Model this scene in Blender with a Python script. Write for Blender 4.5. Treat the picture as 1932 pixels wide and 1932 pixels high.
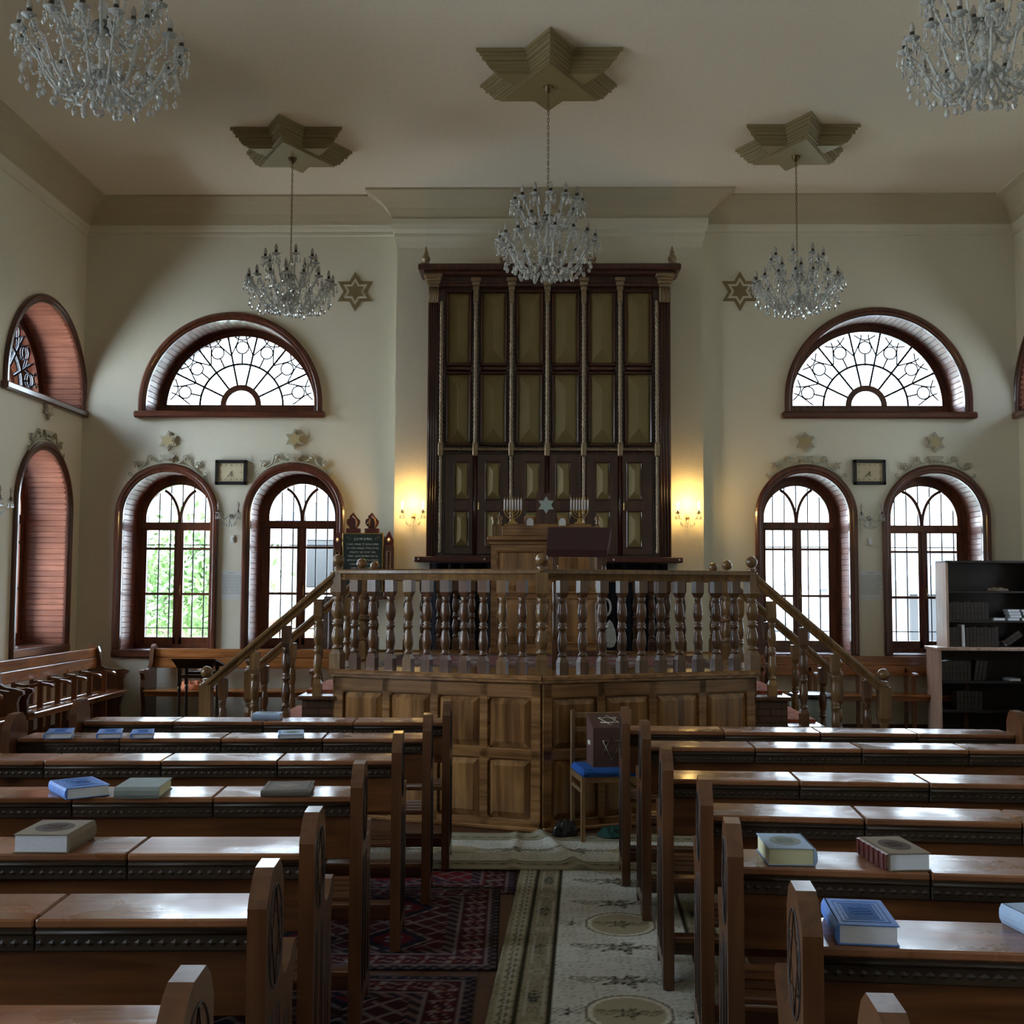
import bpy, math, random
import numpy as np
from math import sin, cos, pi, radians as R_
from mathutils import Vector, Matrix
from mathutils.geometry import tessellate_polygon
for o in list(bpy.data.objects): bpy.data.objects.remove(o)
sc = bpy.context.scene
col = sc.collection
random.seed(7)

# ------------------------------------------------------------------ camera, sky, exposure
cam_d = bpy.data.cameras.new('camera')
cam = bpy.data.objects.new('camera', cam_d); col.objects.link(cam)
cam_d.sensor_width = 36; cam_d.lens = 2150/1932*36; cam_d.clip_start = .05; cam_d.clip_end = 400
YAW, PITCH, ROLL = 0.0205, 0.0646, 0.0045
cam.matrix_world = Matrix.Translation((0, 0, 1.65)) @ Matrix.Rotation(YAW, 4, 'Z') @ Matrix.Rotation(pi/2+PITCH, 4, 'X') @ Matrix.Rotation(ROLL, 4, 'Z')
sc.camera = cam
W = bpy.data.worlds.new('world'); sc.world = W; W.use_nodes = True
wn = W.node_tree.nodes; wl = W.node_tree.links
bg = wn['Background']
SKY = 9.0   # overcast sky, brightest overhead and towards the left of the building
tc = wn.new('ShaderNodeTexCoord'); sx = wn.new('ShaderNodeSeparateXYZ'); wl.new(tc.outputs['Generated'], sx.inputs[0])
wr = wn.new('ShaderNodeValToRGB'); wl.new(sx.outputs['Z'], wr.inputs[0])
wr.color_ramp.elements[0].position = 0.0; wr.color_ramp.elements[0].color = (.78, .91, 1.0, 1)
wr.color_ramp.elements[1].position = .6; wr.color_ramp.elements[1].color = (.58, .76, 1.0, 1)
wl.new(wr.outputs[0], bg.inputs[0])
mz = wn.new('ShaderNodeMapRange'); wl.new(sx.outputs['Z'], mz.inputs[0]); mz.inputs[1].default_value = 0; mz.inputs[2].default_value = .8; mz.inputs[3].default_value = SKY*.7; mz.inputs[4].default_value = SKY*1.2
mxx = wn.new('ShaderNodeMapRange'); wl.new(sx.outputs['X'], mxx.inputs[0]); mxx.inputs[1].default_value = -1; mxx.inputs[2].default_value = 1; mxx.inputs[3].default_value = 3.2; mxx.inputs[4].default_value = .5
mu = wn.new('ShaderNodeMath'); mu.operation = 'MULTIPLY'; wl.new(mz.outputs[0], mu.inputs[0]); wl.new(mxx.outputs[0], mu.inputs[1]); wl.new(mu.outputs[0], bg.inputs[1])
sc.view_settings.view_transform = 'Standard'; sc.view_settings.look = 'None'
sc.view_settings.exposure = 0.76; sc.view_settings.gamma = 1.0; sc.view_settings.use_curve_mapping = False
sc.cycles.max_bounces = 9; sc.cycles.diffuse_bounces = 5; sc.cycles.glossy_bounces = 4
sc.cycles.transmission_bounces = 7; sc.cycles.transparent_max_bounces = 12
sc.cycles.sample_clamp_indirect = 6.0; sc.cycles.sample_clamp_direct = 4.5; sc.cycles.caustics_refractive = False; sc.cycles.caustics_reflective = False
sc.cycles.use_denoising = True

# ------------------------------------------------------------------ materials
def newmat(name):
    m = bpy.data.materials.new(name); m.use_nodes = True
    return m, m.node_tree.nodes, m.node_tree.links, m.node_tree.nodes['Principled BSDF']
def plain(name, c, rough=.5, metal=0, bump=0, bscale=40, var=0.0, coat=0, trans=0, emit=None, es=0, ior=1.5):
    m, n, l, b = newmat(name)
    b.inputs['Base Color'].default_value = (*c, 1); b.inputs['Roughness'].default_value = rough
    b.inputs['Metallic'].default_value = metal; b.inputs['Coat Weight'].default_value = coat
    b.inputs['Transmission Weight'].default_value = trans; b.inputs['IOR'].default_value = ior
    if emit: b.inputs['Emission Color'].default_value = (*emit, 1); b.inputs['Emission Strength'].default_value = es
    if var or bump:
        t = n.new('ShaderNodeTexCoord'); nz = n.new('ShaderNodeTexNoise')
        nz.inputs['Scale'].default_value = bscale; nz.inputs['Detail'].default_value = 3
        l.new(t.outputs['Object'], nz.inputs['Vector'])
        if var:
            r = n.new('ShaderNodeValToRGB')
            r.color_ramp.elements[0].color = (*[v*(1-var) for v in c], 1); r.color_ramp.elements[1].color = (*[min(1, v*(1+var)) for v in c], 1)
            r.color_ramp.elements[0].position = .3; r.color_ramp.elements[1].position = .7
            l.new(nz.outputs[0], r.inputs[0]); l.new(r.outputs[0], b.inputs['Base Color'])
        if bump:
            bp = n.new('ShaderNodeBump'); bp.inputs['Strength'].default_value = bump; bp.inputs['Distance'].default_value = .01
            l.new(nz.outputs[0], bp.inputs['Height']); l.new(bp.outputs[0], b.inputs['Normal'])
    return m
def wood(name, c1, c2, axis=0, rough=.32, scale=1.0, coat=.3, knots=False, spec=.5, worn=0, bump=.12):
    m, n, l, b = newmat(name)
    t = n.new('ShaderNodeTexCoord'); oi = n.new('ShaderNodeObjectInfo')
    ad = n.new('ShaderNodeVectorMath'); ad.operation = 'ADD'; l.new(t.outputs['Object'], ad.inputs[0])
    sc_ = n.new('ShaderNodeVectorMath'); sc_.operation = 'SCALE'; sc_.inputs['Scale'].default_value = 13.0
    cb = n.new('ShaderNodeCombineXYZ')
    for k in range(3): l.new(oi.outputs['Random'], cb.inputs[k])
    l.new(cb.outputs[0], sc_.inputs[0]); l.new(sc_.outputs[0], ad.inputs[1])
    mp = n.new('ShaderNodeMapping'); l.new(ad.outputs[0], mp.inputs[0])
    s = [26*scale]*3; s[axis] = 1.6*scale; mp.inputs['Scale'].default_value = s
    nz = n.new('ShaderNodeTexNoise'); nz.inputs['Scale'].default_value = 1; nz.inputs['Detail'].default_value = 4; nz.inputs['Distortion'].default_value = .6
    l.new(mp.outputs[0], nz.inputs['Vector'])
    r = n.new('ShaderNodeValToRGB'); r.color_ramp.elements[0].color = (*c1, 1); r.color_ramp.elements[1].color = (*c2, 1)
    r.color_ramp.elements[0].position = .32; r.color_ramp.elements[1].position = .68
    l.new(nz.outputs[0], r.inputs[0]); out = r.outputs[0]
    nl = n.new('ShaderNodeTexNoise'); nl.inputs['Scale'].default_value = 2.2; l.new(ad.outputs[0], nl.inputs['Vector'])
    mx = n.new('ShaderNodeMix'); mx.data_type = 'RGBA'; mx.blend_type = 'MULTIPLY'
    rr = n.new('ShaderNodeValToRGB'); rr.color_ramp.elements[0].color = (.62, .6, .58, 1); rr.color_ramp.elements[1].color = (1, 1, 1, 1)
    rr.color_ramp.elements[0].position = .35; rr.color_ramp.elements[1].position = .6
    l.new(nl.outputs[0], rr.inputs[0]); mx.inputs[0].default_value = .8
    l.new(out, mx.inputs[6]); l.new(rr.outputs[0], mx.inputs[7]); out = mx.outputs[2]
    if knots:
        mk_ = n.new('ShaderNodeMapping'); l.new(ad.outputs[0], mk_.inputs[0]); ks = [5.0]*3; ks[axis] = 2.2; mk_.inputs['Scale'].default_value = ks
        vo = n.new('ShaderNodeTexVoronoi'); vo.inputs['Scale'].default_value = 1; l.new(mk_.outputs[0], vo.inputs['Vector'])
        kr = n.new('ShaderNodeValToRGB'); kr.color_ramp.elements[0].color = (.25, .18, .14, 1); kr.color_ramp.elements[1].color = (1, 1, 1, 1)
        kr.color_ramp.elements[0].position = .05; kr.color_ramp.elements[1].position = .13; l.new(vo.outputs['Distance'], kr.inputs[0])
        m2 = n.new('ShaderNodeMix'); m2.data_type = 'RGBA'; m2.blend_type = 'MULTIPLY'; m2.inputs[0].default_value = 1
        l.new(out, m2.inputs[6]); l.new(kr.outputs[0], m2.inputs[7]); out = m2.outputs[2]
    l.new(out, b.inputs['Base Color'])
    b.inputs['Roughness'].default_value = rough
    if worn:
        nw = n.new('ShaderNodeTexNoise'); nw.inputs['Scale'].default_value = 3.5; nw.inputs['Detail'].default_value = 6; l.new(ad.outputs[0], nw.inputs['Vector'])
        mr = n.new('ShaderNodeMapRange'); mr.inputs[1].default_value = .42; mr.inputs[2].default_value = .6
        mr.inputs[3].default_value = rough; mr.inputs[4].default_value = rough+worn
        l.new(nw.outputs[0], mr.inputs[0]); l.new(mr.outputs[0], b.inputs['Roughness'])
    b.inputs['Coat Weight'].default_value = coat; b.inputs['Coat Roughness'].default_value = .12
    b.inputs['Specular IOR Level'].default_value = spec
    bp = n.new('ShaderNodeBump'); bp.inputs['Strength'].default_value = bump; bp.inputs['Distance'].default_value = .004
    l.new(nz.outputs[0], bp.inputs['Height']); l.new(bp.outputs[0], b.inputs['Normal'])
    return m
PD, PL = (.085, .028, .009), (.21, .078, .025)
M_wall = plain('cream_plaster', (.68, .64, .515), .85, bump=.15, bscale=60, var=.03)
M_ceil = plain('ceiling_plaster', (.74, .655, .53), .9, bump=.1, bscale=25, var=.03)
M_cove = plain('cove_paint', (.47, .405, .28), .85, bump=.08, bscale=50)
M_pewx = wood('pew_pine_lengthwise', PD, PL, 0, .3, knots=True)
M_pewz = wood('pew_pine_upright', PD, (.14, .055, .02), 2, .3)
M_desk = wood('desk_pine', (.17, .066, .028), (.32, .135, .060), 0, .17, coat=.18, worn=.34, spec=.4)
M_carve = wood('carved_dark_wood', (.022, .013, .007), (.055, .033, .018), 0, .5, coat=.0, spec=.3)
M_line = plain('engraved_line', (.012, .006, .004), .6)
M_trimz = wood('mahogany_trim', (.060, .017, .009), (.13, .036, .018), 2, .28, coat=.4)
M_trimx = wood('mahogany_trim_long', (.060, .017, .009), (.13, .036, .018), 0, .28, coat=.4)
M_clad = wood('reveal_boards', (.20, .062, .034), (.34, .120, .068), 1, .42, coat=.15, spec=.4, bump=.05)
M_sash = wood('sash_wood', (.10, .028, .012), (.22, .068, .028), 2, .3, coat=.3)
M_bimx = wood('honey_walnut_long', (.17, .075, .024), (.36, .18, .066), 0, .24)
M_bimz = wood('honey_walnut_upright', (.12, .050, .016), (.39, .195, .068), 2, .2, scale=.6, coat=.5)
M_bald = wood('baluster_walnut', (.060, .024, .010), (.16, .070, .027), 2, .28, coat=.3)
M_balh = wood('baluster_honey', (.13, .065, .022), (.27, .145, .052), 2, .28, coat=.3)
M_ark = wood('ark_mahogany', (.040, .012, .007), (.095, .028, .014), 2, .3, coat=.3)
M_gold = plain('matt_gold_paint', (.235, .185, .075), .45, .25, var=.05, bscale=6)
M_rope = plain('silver_gold_rope', (.30, .23, .16), .35, .75, bump=.4, bscale=120, var=.3)
M_cap = plain('gilded_capital', (.30, .22, .13), .35, .65, bump=.6, bscale=90, var=.35)
M_star = plain('antique_gold_plaster', (.27, .215, .105), .45, .15, bump=.1, bscale=30)
M_brown = plain('brown_star_paint', (.20, .15, .065), .6)
M_khaki = plain('khaki_star_face', (.38, .30, .15), .6)
M_stucco = plain('painted_stucco_ornament', (.40, .37, .28), .6, bump=.3, bscale=90)
M_iron = plain('black_iron', (.02, .02, .025), .5, .6)
M_chain = plain('brass_chain', (.14, .10, .045), .4, .8)
M_cry = plain('crystal', (.86, .88, .84), .16, trans=.55, ior=1.45)
M_cryd = plain('crystal_drop', (.92, .93, .91), .05, trans=.65, ior=1.5)
M_sock = plain('dark_socket', (.03, .025, .02), .5)
M_candle = plain('frosted_candle_tube', (.55, .52, .46), .35, trans=.2)
M_bulb = plain('unlit_glass_bulb', (.62, .58, .53), .25, trans=.45)
M_lit = plain('lit_bulb', (1, .85, .5), .4, emit=(1, .66, .22), es=60)
M_ember = plain('small_red_lamp', (1, .3, .1), .3, emit=(1, .22, .05), es=5)
M_black = plain('black_frame', (.012, .012, .014), .3)
M_face = plain('clock_face', (.52, .44, .28), .5)
M_ink = plain('ink', (.02, .02, .02), .6)
M_board = plain('green_black_board', (.012, .03, .026), .35)
M_chalk = plain('chalk_lettering', (.62, .66, .62), .6)
M_brass = plain('brass', (.45, .30, .10), .3, .85)
M_white = plain('white_candle', (.75, .76, .80), .45)
M_paper = plain('white_paper', (.66, .67, .66), .8)
M_pages = plain('book_pages', (.68, .70, .75), .8, var=.05, bscale=200)
M_pagey = plain('yellowed_pages', (.60, .58, .36), .8)
M_blue = plain('blue_book_cover', (.08, .19, .50), .6, var=.15, bscale=30)
M_blued = plain('blue_stamp', (.035, .11, .32), .9)
M_tan = plain('tan_book_cover', (.17, .125, .075), .75, var=.1, bscale=20)
M_tand = plain('brown_stamp', (.05, .025, .015), .9)
M_grey = plain('grey_green_cover', (.22, .25, .23), .8, var=.08, bscale=20)
M_pale = plain('pale_blue_cover', (.30, .40, .55), .7, var=.05, bscale=20)
M_bind = plain('dark_leather_binding', (.022, .013, .009), .5, var=.3, bscale=60)
M_bindg = plain('gilt_bands', (.07, .058, .035), .45, .3)
M_mar = plain('maroon_leather', (.08, .018, .014), .35)
M_bluec = plain('blue_velour', (.010, .085, .34), .9, bump=.6, bscale=90, var=.25)
M_chair = wood('chair_beech', (.20, .11, .045), (.32, .19, .085), 2, .4)
M_box = plain('brown_leatherette', (.10, .05, .04), .5, bump=.3, bscale=60, var=.15)
M_silver = plain('silver_line', (.62, .60, .48), .7)
M_velvet = plain('dark_red_velvet', (.035, .006, .006), .95)
M_curt = plain('black_velvet', (.004, .005, .010), .95)
M_emb = plain('white_embroidery', (.50, .52, .48), .8, bump=.4, bscale=150)
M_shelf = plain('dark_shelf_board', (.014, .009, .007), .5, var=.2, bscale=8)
M_pside = wood('side_window_light_tint', (.45, .28, .20), (.62, .44, .35), 2, .4)  # window light on the bookcase side is put into this pale colour
M_clothr = plain('red_yellow_cloth', (.45, .12, .05), .9, var=.6, bscale=18)
M_green = plain('green_cloth', (.008, .05, .035), .9, bump=.5, bscale=40)
M_gstar = plain('pale_glass_star', (.38, .46, .45), .3)
M_grass = plain('outside_ground', (.34, .34, .27), .95, var=.3, bscale=1.5)
M_leaf = plain('spring_leaves', (.10, .17, .045), .7, var=.5, bscale=1.2)
M_bark = plain('bark', (.10, .07, .05), .9)
M_house = plain('pale_render', (.30, .29, .28), .9, var=.1, bscale=.7)
M_roof = plain('grey_roof', (.14, .15, .17), .8)
M_brick = plain('stone_wall', (.16, .10, .07), .9, var=.5, bscale=7)
def glass_mat():
    m, n, l, b = newmat('window_glass'); n.remove(b)
    out = n['Material Output']; tr = n.new('ShaderNodeBsdfTransparent'); gl = n.new('ShaderNodeBsdfGlossy'); gl.inputs['Roughness'].default_value = .03
    mx = n.new('ShaderNodeMixShader'); fr = n.new('ShaderNodeFresnel'); fr.inputs[0].default_value = 1.35
    l.new(fr.outputs[0], mx.inputs[0]); l.new(tr.outputs[0], mx.inputs[1]); l.new(gl.outputs[0], mx.inputs[2]); l.new(mx.outputs[0], out.inputs[0])
    return m
M_glass = glass_mat()
def floor_mat():
    m, n, l, b = newmat('floorboards')
    t = n.new('ShaderNodeTexCoord'); br = n.new('ShaderNodeTexBrick'); mp = n.new('ShaderNodeMapping'); mp.inputs['Rotation'].default_value = (0, 0, pi/2)
    l.new(t.outputs['Object'], mp.inputs[0]); l.new(mp.outputs[0], br.inputs['Vector'])
    br.inputs['Color1'].default_value = (.09, .035, .018, 1); br.inputs['Color2'].default_value = (.06, .024, .013, 1); br.inputs['Mortar'].default_value = (.01, .005, .004, 1)
    br.inputs['Scale'].default_value = 1; br.inputs['Brick Width'].default_value = 2.4; br.inputs['Row Height'].default_value = .12; br.inputs['Mortar Size'].default_value = .004
    l.new(br.outputs[0], b.inputs['Base Color']); b.inputs['Roughness'].default_value = .35
    return m
M_floor = floor_mat()
def brickwood():
    m, n, l, b = newmat('wooden_block_veneer')
    t = n.new('ShaderNodeTexCoord'); br = n.new('ShaderNodeTexBrick'); mp = n.new('ShaderNodeMapping'); mp.inputs['Rotation'].default_value = (pi/2, 0, 0)
    l.new(t.outputs['Object'], mp.inputs[0]); l.new(mp.outputs[0], br.inputs['Vector'])
    br.inputs['Color1'].default_value = (.10, .05, .03, 1); br.inputs['Color2'].default_value = (.07, .034, .02, 1); br.inputs['Mortar'].default_value = (.015, .008, .006, 1)
    br.inputs['Scale'].default_value = 1; br.inputs['Brick Width'].default_value = .16; br.inputs['Row Height'].default_value = .05; br.inputs['Mortar Size'].default_value = .004
    l.new(br.outputs[0], b.inputs['Base Color']); b.inputs['Roughness'].default_value = .3
    return m
M_block = brickwood()
def attr_mat(name, rough=.95):
    m, n, l, b = newmat(name)
    a = n.new('ShaderNodeVertexColor'); a.layer_name = 'weave'; l.new(a.outputs[0], b.inputs['Base Color'])
    b.inputs['Roughness'].default_value = rough; b.inputs['Specular IOR Level'].default_value = .1
    t = n.new('ShaderNodeTexCoord'); nz = n.new('ShaderNodeTexNoise'); nz.inputs['Scale'].default_value = 300; l.new(t.outputs['Object'], nz.inputs['Vector'])
    bp = n.new('ShaderNodeBump'); bp.inputs['Strength'].default_value = .3; bp.inputs['Distance'].default_value = .003
    l.new(nz.outputs[0], bp.inputs['Height']); l.new(bp.outputs[0], b.inputs['Normal'])
    return m
M_rug = attr_mat('woven_carpet')

# ------------------------------------------------------------------ mesh builder
WP = {}
class MB:
    def __init__(s): s.v = []; s.f = []; s.sm = []
    def add(s, vs, fs, smooth=False, mat=None):
        b = len(s.v)
        s.v += [tuple(mat @ Vector(p)) if mat is not None else tuple(p) for p in vs]
        s.f += [tuple(i+b for i in f) for f in fs]; s.sm += [smooth]*len(fs); return s
    def box(s, x0, x1, y0, y1, z0, z1, mat=None):
        v = [(x0,y0,z0),(x1,y0,z0),(x1,y1,z0),(x0,y1,z0),(x0,y0,z1),(x1,y0,z1),(x1,y1,z1),(x0,y1,z1)]
        return s.add(v, [(3,2,1,0),(4,5,6,7),(0,1,5,4),(1,2,6,5),(2,3,7,6),(3,0,4,7)], mat=mat)
    def bbox(s, x0, x1, y0, y1, z0, z1, c=.006, mat=None):   # chamfered box
        c = min(c, abs(x1-x0)*.45, abs(y1-y0)*.45, abs(z1-z0)*.45)
        vs = []; idx = {}
        for i, (a, b_, e) in enumerate([(0,c,c),(c,0,c),(c,c,0)]):
            for sx_ in (0,1):
                for sy in (0,1):
                    for sz in (0,1):
                        idx[(i,sx_,sy,sz)] = len(vs)
                        vs.append((x1-a if sx_ else x0+a, y1-b_ if sy else y0+b_, z1-e if sz else z0+e))
        fs = []
        for q in (0,1):
            f = [idx[(0,q,0,0)],idx[(0,q,1,0)],idx[(0,q,1,1)],idx[(0,q,0,1)]]; fs.append(f if q else f[::-1])
            f = [idx[(1,0,q,0)],idx[(1,1,q,0)],idx[(1,1,q,1)],idx[(1,0,q,1)]]; fs.append(f[::-1] if q else f)
            f = [idx[(2,0,0,q)],idx[(2,1,0,q)],idx[(2,1,1,q)],idx[(2,0,1,q)]]; fs.append(f if q else f[::-1])
        for a in (0,1):
            for b_ in (0,1):
                fs.append([idx[(0,a,b_,0)],idx[(0,a,b_,1)],idx[(1,a,b_,1)],idx[(1,a,b_,0)]])
                fs.append([idx[(0,a,0,b_)],idx[(0,a,1,b_)],idx[(2,a,1,b_)],idx[(2,a,0,b_)]])
                fs.append([idx[(1,0,a,b_)],idx[(1,1,a,b_)],idx[(2,1,a,b_)],idx[(2,0,a,b_)]])
                for e in (0,1): fs.append([idx[(0,a,b_,e)],idx[(1,a,b_,e)],idx[(2,a,b_,e)]])
        return s.add(vs, fs, mat=mat)
    def prism(s, poly, h0, h1, plane='xy', smooth=False, mat=None, caps=True):
        # poly 2D, extruded along the third axis from h0 to h1
        n = len(poly)
        def P(a, b_, h): return {'xy': (a,b_,h), 'xz': (a,h,b_), 'yz': (h,a,b_)}[plane]
        vs = [P(a,b_,h0) for a,b_ in poly]+[P(a,b_,h1) for a,b_ in poly]
        fs = [(i,(i+1)%n,(i+1)%n+n,i+n) for i in range(n)]
        s.add(vs, fs, smooth, mat)
        if caps:
            tr = tessellate_polygon([[Vector((a,b_,0)) for a,b_ in poly]])
            s.add(vs, [tuple(t) for t in tr]+[tuple(i+n for i in t[::-1]) for t in tr], False, mat)
        return s
    def lathe(s, prof, n=12, c=(0,0), smooth=True, mat=None, rot=0):
        vs = []; fs = []
        for r, z in prof:
            for k in range(n):
                a = 2*pi*k/n+rot; vs.append((c[0]+r*cos(a), c[1]+r*sin(a), z))
        for i in range(len(prof)-1):
            for k in range(n): fs.append((i*n+k, i*n+(k+1)%n, (i+1)*n+(k+1)%n, (i+1)*n+k))
        fs.append(tuple(range(n))[::-1]); fs.append(tuple((len(prof)-1)*n+k for k in range(n)))
        return s.add(vs, fs, smooth, mat)
    def tube(s, pts, r, n=6, smooth=True, closed=False, mat=None):
        pts = [Vector(p) for p in pts]; m = len(pts); vs = []; fs = []
        rs = r if isinstance(r, (list, tuple)) else [r]*m
        up = None
        for i, p in enumerate(pts):
            a = pts[(i-1) % m] if (i > 0 or closed) else p; b_ = pts[(i+1) % m] if (i < m-1 or closed) else p
            d = (b_-a).normalized() if (b_-a).length > 1e-9 else Vector((0,0,1))
            if up is None: up = Vector((0,0,1)) if abs(d.z) < .9 else Vector((1,0,0))
            u = d.cross(up)
            if u.length < 1e-6: u = d.cross(Vector((0,1,0)))
            u.normalize(); w = u.cross(d).normalized(); up = w
            for k in range(n):
                t = 2*pi*k/n; vs.append(p+u*rs[i]*cos(t)+w*rs[i]*sin(t))
        for i in range(m if closed else m-1):
            j = (i+1) % m
            for k in range(n): fs.append((i*n+k, i*n+(k+1)%n, j*n+(k+1)%n, j*n+k))
        if not closed: fs.append(tuple(range(n))); fs.append(tuple((m-1)*n+k for k in range(n))[::-1])
        return s.add(vs, fs, smooth, mat)
    def beam(s, p0, p1, prof):   # prof: closed list of (side, up); up kept vertical
        p0, p1 = Vector(p0), Vector(p1); d = (p1-p0); h = Vector((d.x, d.y, 0)).normalized(); side = Vector((h.y, -h.x, 0)); n = len(prof)
        vs = [p0+side*a+Vector((0,0,b_)) for a, b_ in prof]+[p1+side*a+Vector((0,0,b_)) for a, b_ in prof]
        fs = [(i,(i+1)%n,(i+1)%n+n,i+n) for i in range(n)]+[tuple(range(n))[::-1], tuple(range(n,2*n))]
        return s.add(vs, fs)
    def sweep(s, path, nrm, prof, smooth=False, closed=False):
        # path in (x,z) with outward normals; prof list of (offset along normal, y)
        vs = []; m = len(prof); n = len(path)
        for (px, pz), (nx, nz) in zip(path, nrm):
            for o_, y in prof: vs.append((px+nx*o_, y, pz+nz*o_))
        fs = []
        for i in range(n if closed else n-1):
            j = (i+1) % n
            for k in range(m-1): fs.append((i*m+k, i*m+k+1, j*m+k+1, j*m+k))
        return s.add(vs, fs, smooth)
    def sphere(s, c, r, n=10, k=6, sz=1, smooth=True):
        prof = [(max(.0005, r*sin(pi*i/k)), c[2]-r*sz*cos(pi*i/k)) for i in range(k+1)]
        return s.lathe(prof, n, (c[0], c[1]), smooth)
    def build(s, name, mat, parent=None, label=None, kind=None, origin=None, smooth=None):
        V = np.array(s.v, dtype=float)
        if origin is None:
            c = (V.min(0)+V.max(0))/2
            if parent is None: c[2] = V[:, 2].min()
        else: c = np.array(origin, dtype=float)
        me = bpy.data.meshes.new(name); me.from_pydata([tuple(p) for p in V-c], [], s.f)
        me.polygons.foreach_set('use_smooth', s.sm); me.materials.append(mat); me.update()
        import bmesh
        bm = bmesh.new(); bm.from_mesh(me); bmesh.ops.recalc_face_normals(bm, faces=bm.faces); bm.to_mesh(me); bm.free()
        o = bpy.data.objects.new(name, me); col.objects.link(o)
        c = Vector(c); WP[o.name] = c
        if parent is not None:
            o.parent = parent; o.location = c-WP[parent.name]
        else: o.location = c
        if label: o['label'] = label
        if kind: o['kind'] = kind
        return o
def tag(o, label=None, cat=None, group=None, kind=None):
    if label: o['label'] = label
    if cat: o['category'] = cat
    if group: o['group'] = group
    if kind: o['kind'] = kind
    return o
def empty(name, loc=(0,0,0), parent=None):
    o = bpy.data.objects.new(name, None); col.objects.link(o); o.empty_display_size = .1
    WP[o.name] = Vector(loc)
    if parent is not None: o.parent = parent; o.location = Vector(loc)-WP[parent.name]
    else: o.location = loc
    return o
KIDS = {}
def copy_tree(o, parent=None):
    c = o.copy(); col.objects.link(c); c.parent = parent
    for ch in [x for x in o.children]: copy_tree(ch, c)
    return c
def move(o, loc, rz=0): o.location = loc; o.rotation_euler = (0, 0, rz); return o
def join_mats(o, mats, idx):   # several material slots on one mesh
    for m in mats: o.data.materials.append(m)
    o.data.polygons.foreach_set('material_index', idx); o.data.update()
def text_mb(txt, size, ext=.0008):
    cu = bpy.data.curves.new('t', 'FONT'); cu.body = txt; cu.size = size; cu.extrude = ext; cu.align_x = 'CENTER'; cu.align_y = 'CENTER'; cu.resolution_u = 3
    ob = bpy.data.objects.new('t', cu); col.objects.link(ob)
    dg = bpy.context.evaluated_depsgraph_get(); me = bpy.data.meshes.new_from_object(ob.evaluated_get(dg))
    vs = [tuple(v.co) for v in me.vertices]; fs = [tuple(p.vertices) for p in me.polygons]
    bpy.data.objects.remove(ob); bpy.data.curves.remove(cu); bpy.data.meshes.remove(me)
    return vs, fs
def wall_text(m, txt, size, x, y, z, ext=.0008):   # lettering in the xz plane, read from -y
    vs, fs = text_mb(txt, size, ext)
    m.add(vs, fs, mat=Matrix.Translation((x, y, z)) @ Matrix.Rotation(pi/2, 4, 'X'))
def hexstar(Rr, rot=pi/2):
    return [((Rr if k % 2 == 0 else Rr*.5774)*cos(rot+k*pi/6), (Rr if k % 2 == 0 else Rr*.5774)*sin(rot+k*pi/6)) for k in range(12)]

# ------------------------------------------------------------------ room shell
XL, XR, YB, YN, ZC = -5.25, 5.5, 13.0, -3.4, 6.09
TH = .62
def arch_poly(cx, hw, z0, zs, n=28):
    hw += .016; z0 -= .016
    return [(cx-hw, z0), (cx-hw, zs)] + [(cx-hw*cos(pi*k/n), zs+hw*sin(pi*k/n)) for k in range(1, n)] + [(cx+hw, zs), (cx+hw, z0)]
def wall(name, u0, u1, holes, place):
    outer = [(u0, 0), (u1, 0), (u1, ZC), (u0, ZC)]
    loops = [[Vector((a, b_, 0)) for a, b_ in outer]]+[[Vector((a, b_, 0)) for a, b_ in h] for h in holes]
    flat = [p for L in loops for p in L]
    tr = tessellate_polygon(loops); m = MB(); n = len(flat)
    vs = [(p.x, 0, p.y) for p in flat]+[(p.x, TH, p.y) for p in flat]
    fs = [tuple(t) for t in tr]+[tuple(i+n for i in t[::-1]) for t in tr]
    b0 = 0
    for L in loops:
        k = len(L); fs += [(b0+i, b0+(i+1) % k, b0+(i+1) % k+n, b0+i+n) for i in range(k)]; b0 += k
    m.add(vs, fs); o = m.build(name, M_wall, origin=(0,0,0), kind='structure'); move(o, *place); return o
# windows: (x centre, half width of opening, sill z, spring z)
BA = [(-4.235, .505, .90, 2.435), (-2.77, .495, .90, 2.46), (3.076, .485, .90, 2.46), (4.545, .515, .90, 2.43)]
BL = [(-3.53, .975, 3.645, 3.735), (3.915, .975, 3.645, 3.79)]
SA = [(12.03, .61, .98, 2.46)]+[(y, .61, .98, 2.46) for y in (6.8, 3.9, 1.0, -1.9)]  # all after the corner one are unseen, added to light the room
SL = [(12.03, .93, 3.645, 3.72)]+[(y, .93, 3.645, 3.72) for y in (6.8, 3.9, 1.0, -1.9)]  # half-round mates of the added off-frame windows, also for light
SAR = [w for w in SA if w[0] not in (6.8, 3.9)]; SLR = [w for w in SL if w[0] not in (6.8, 3.9)]
PB = ((0, YB, 0), 0); PLW = ((XL, 0, 0), pi/2); PRW = ((XR, 0, 0), -pi/2)
wall('wall_back', XL-TH, XR+TH, [arch_poly(*w) for w in BA+BL], PB)
wall('wall_left', YN, YB, [arch_poly(*w) for w in SA+SL], PLW)
wall('wall_right', -YB, -YN, [arch_poly(-w[0], *w[1:]) for w in SAR+SLR], PRW)
wall('wall_front', -5.4-TH, 5.4+TH, [], ((.1, YN, 0), pi))
MB().box(XL-TH, XR+TH, YN-TH, YB+TH, -.15, 0).build('floor', M_floor, kind='structure')
MB().box(XL-TH, XR+TH, YN-TH, YB+TH, ZC, ZC+.25).build('ceiling', M_ceil, kind='structure')
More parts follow.
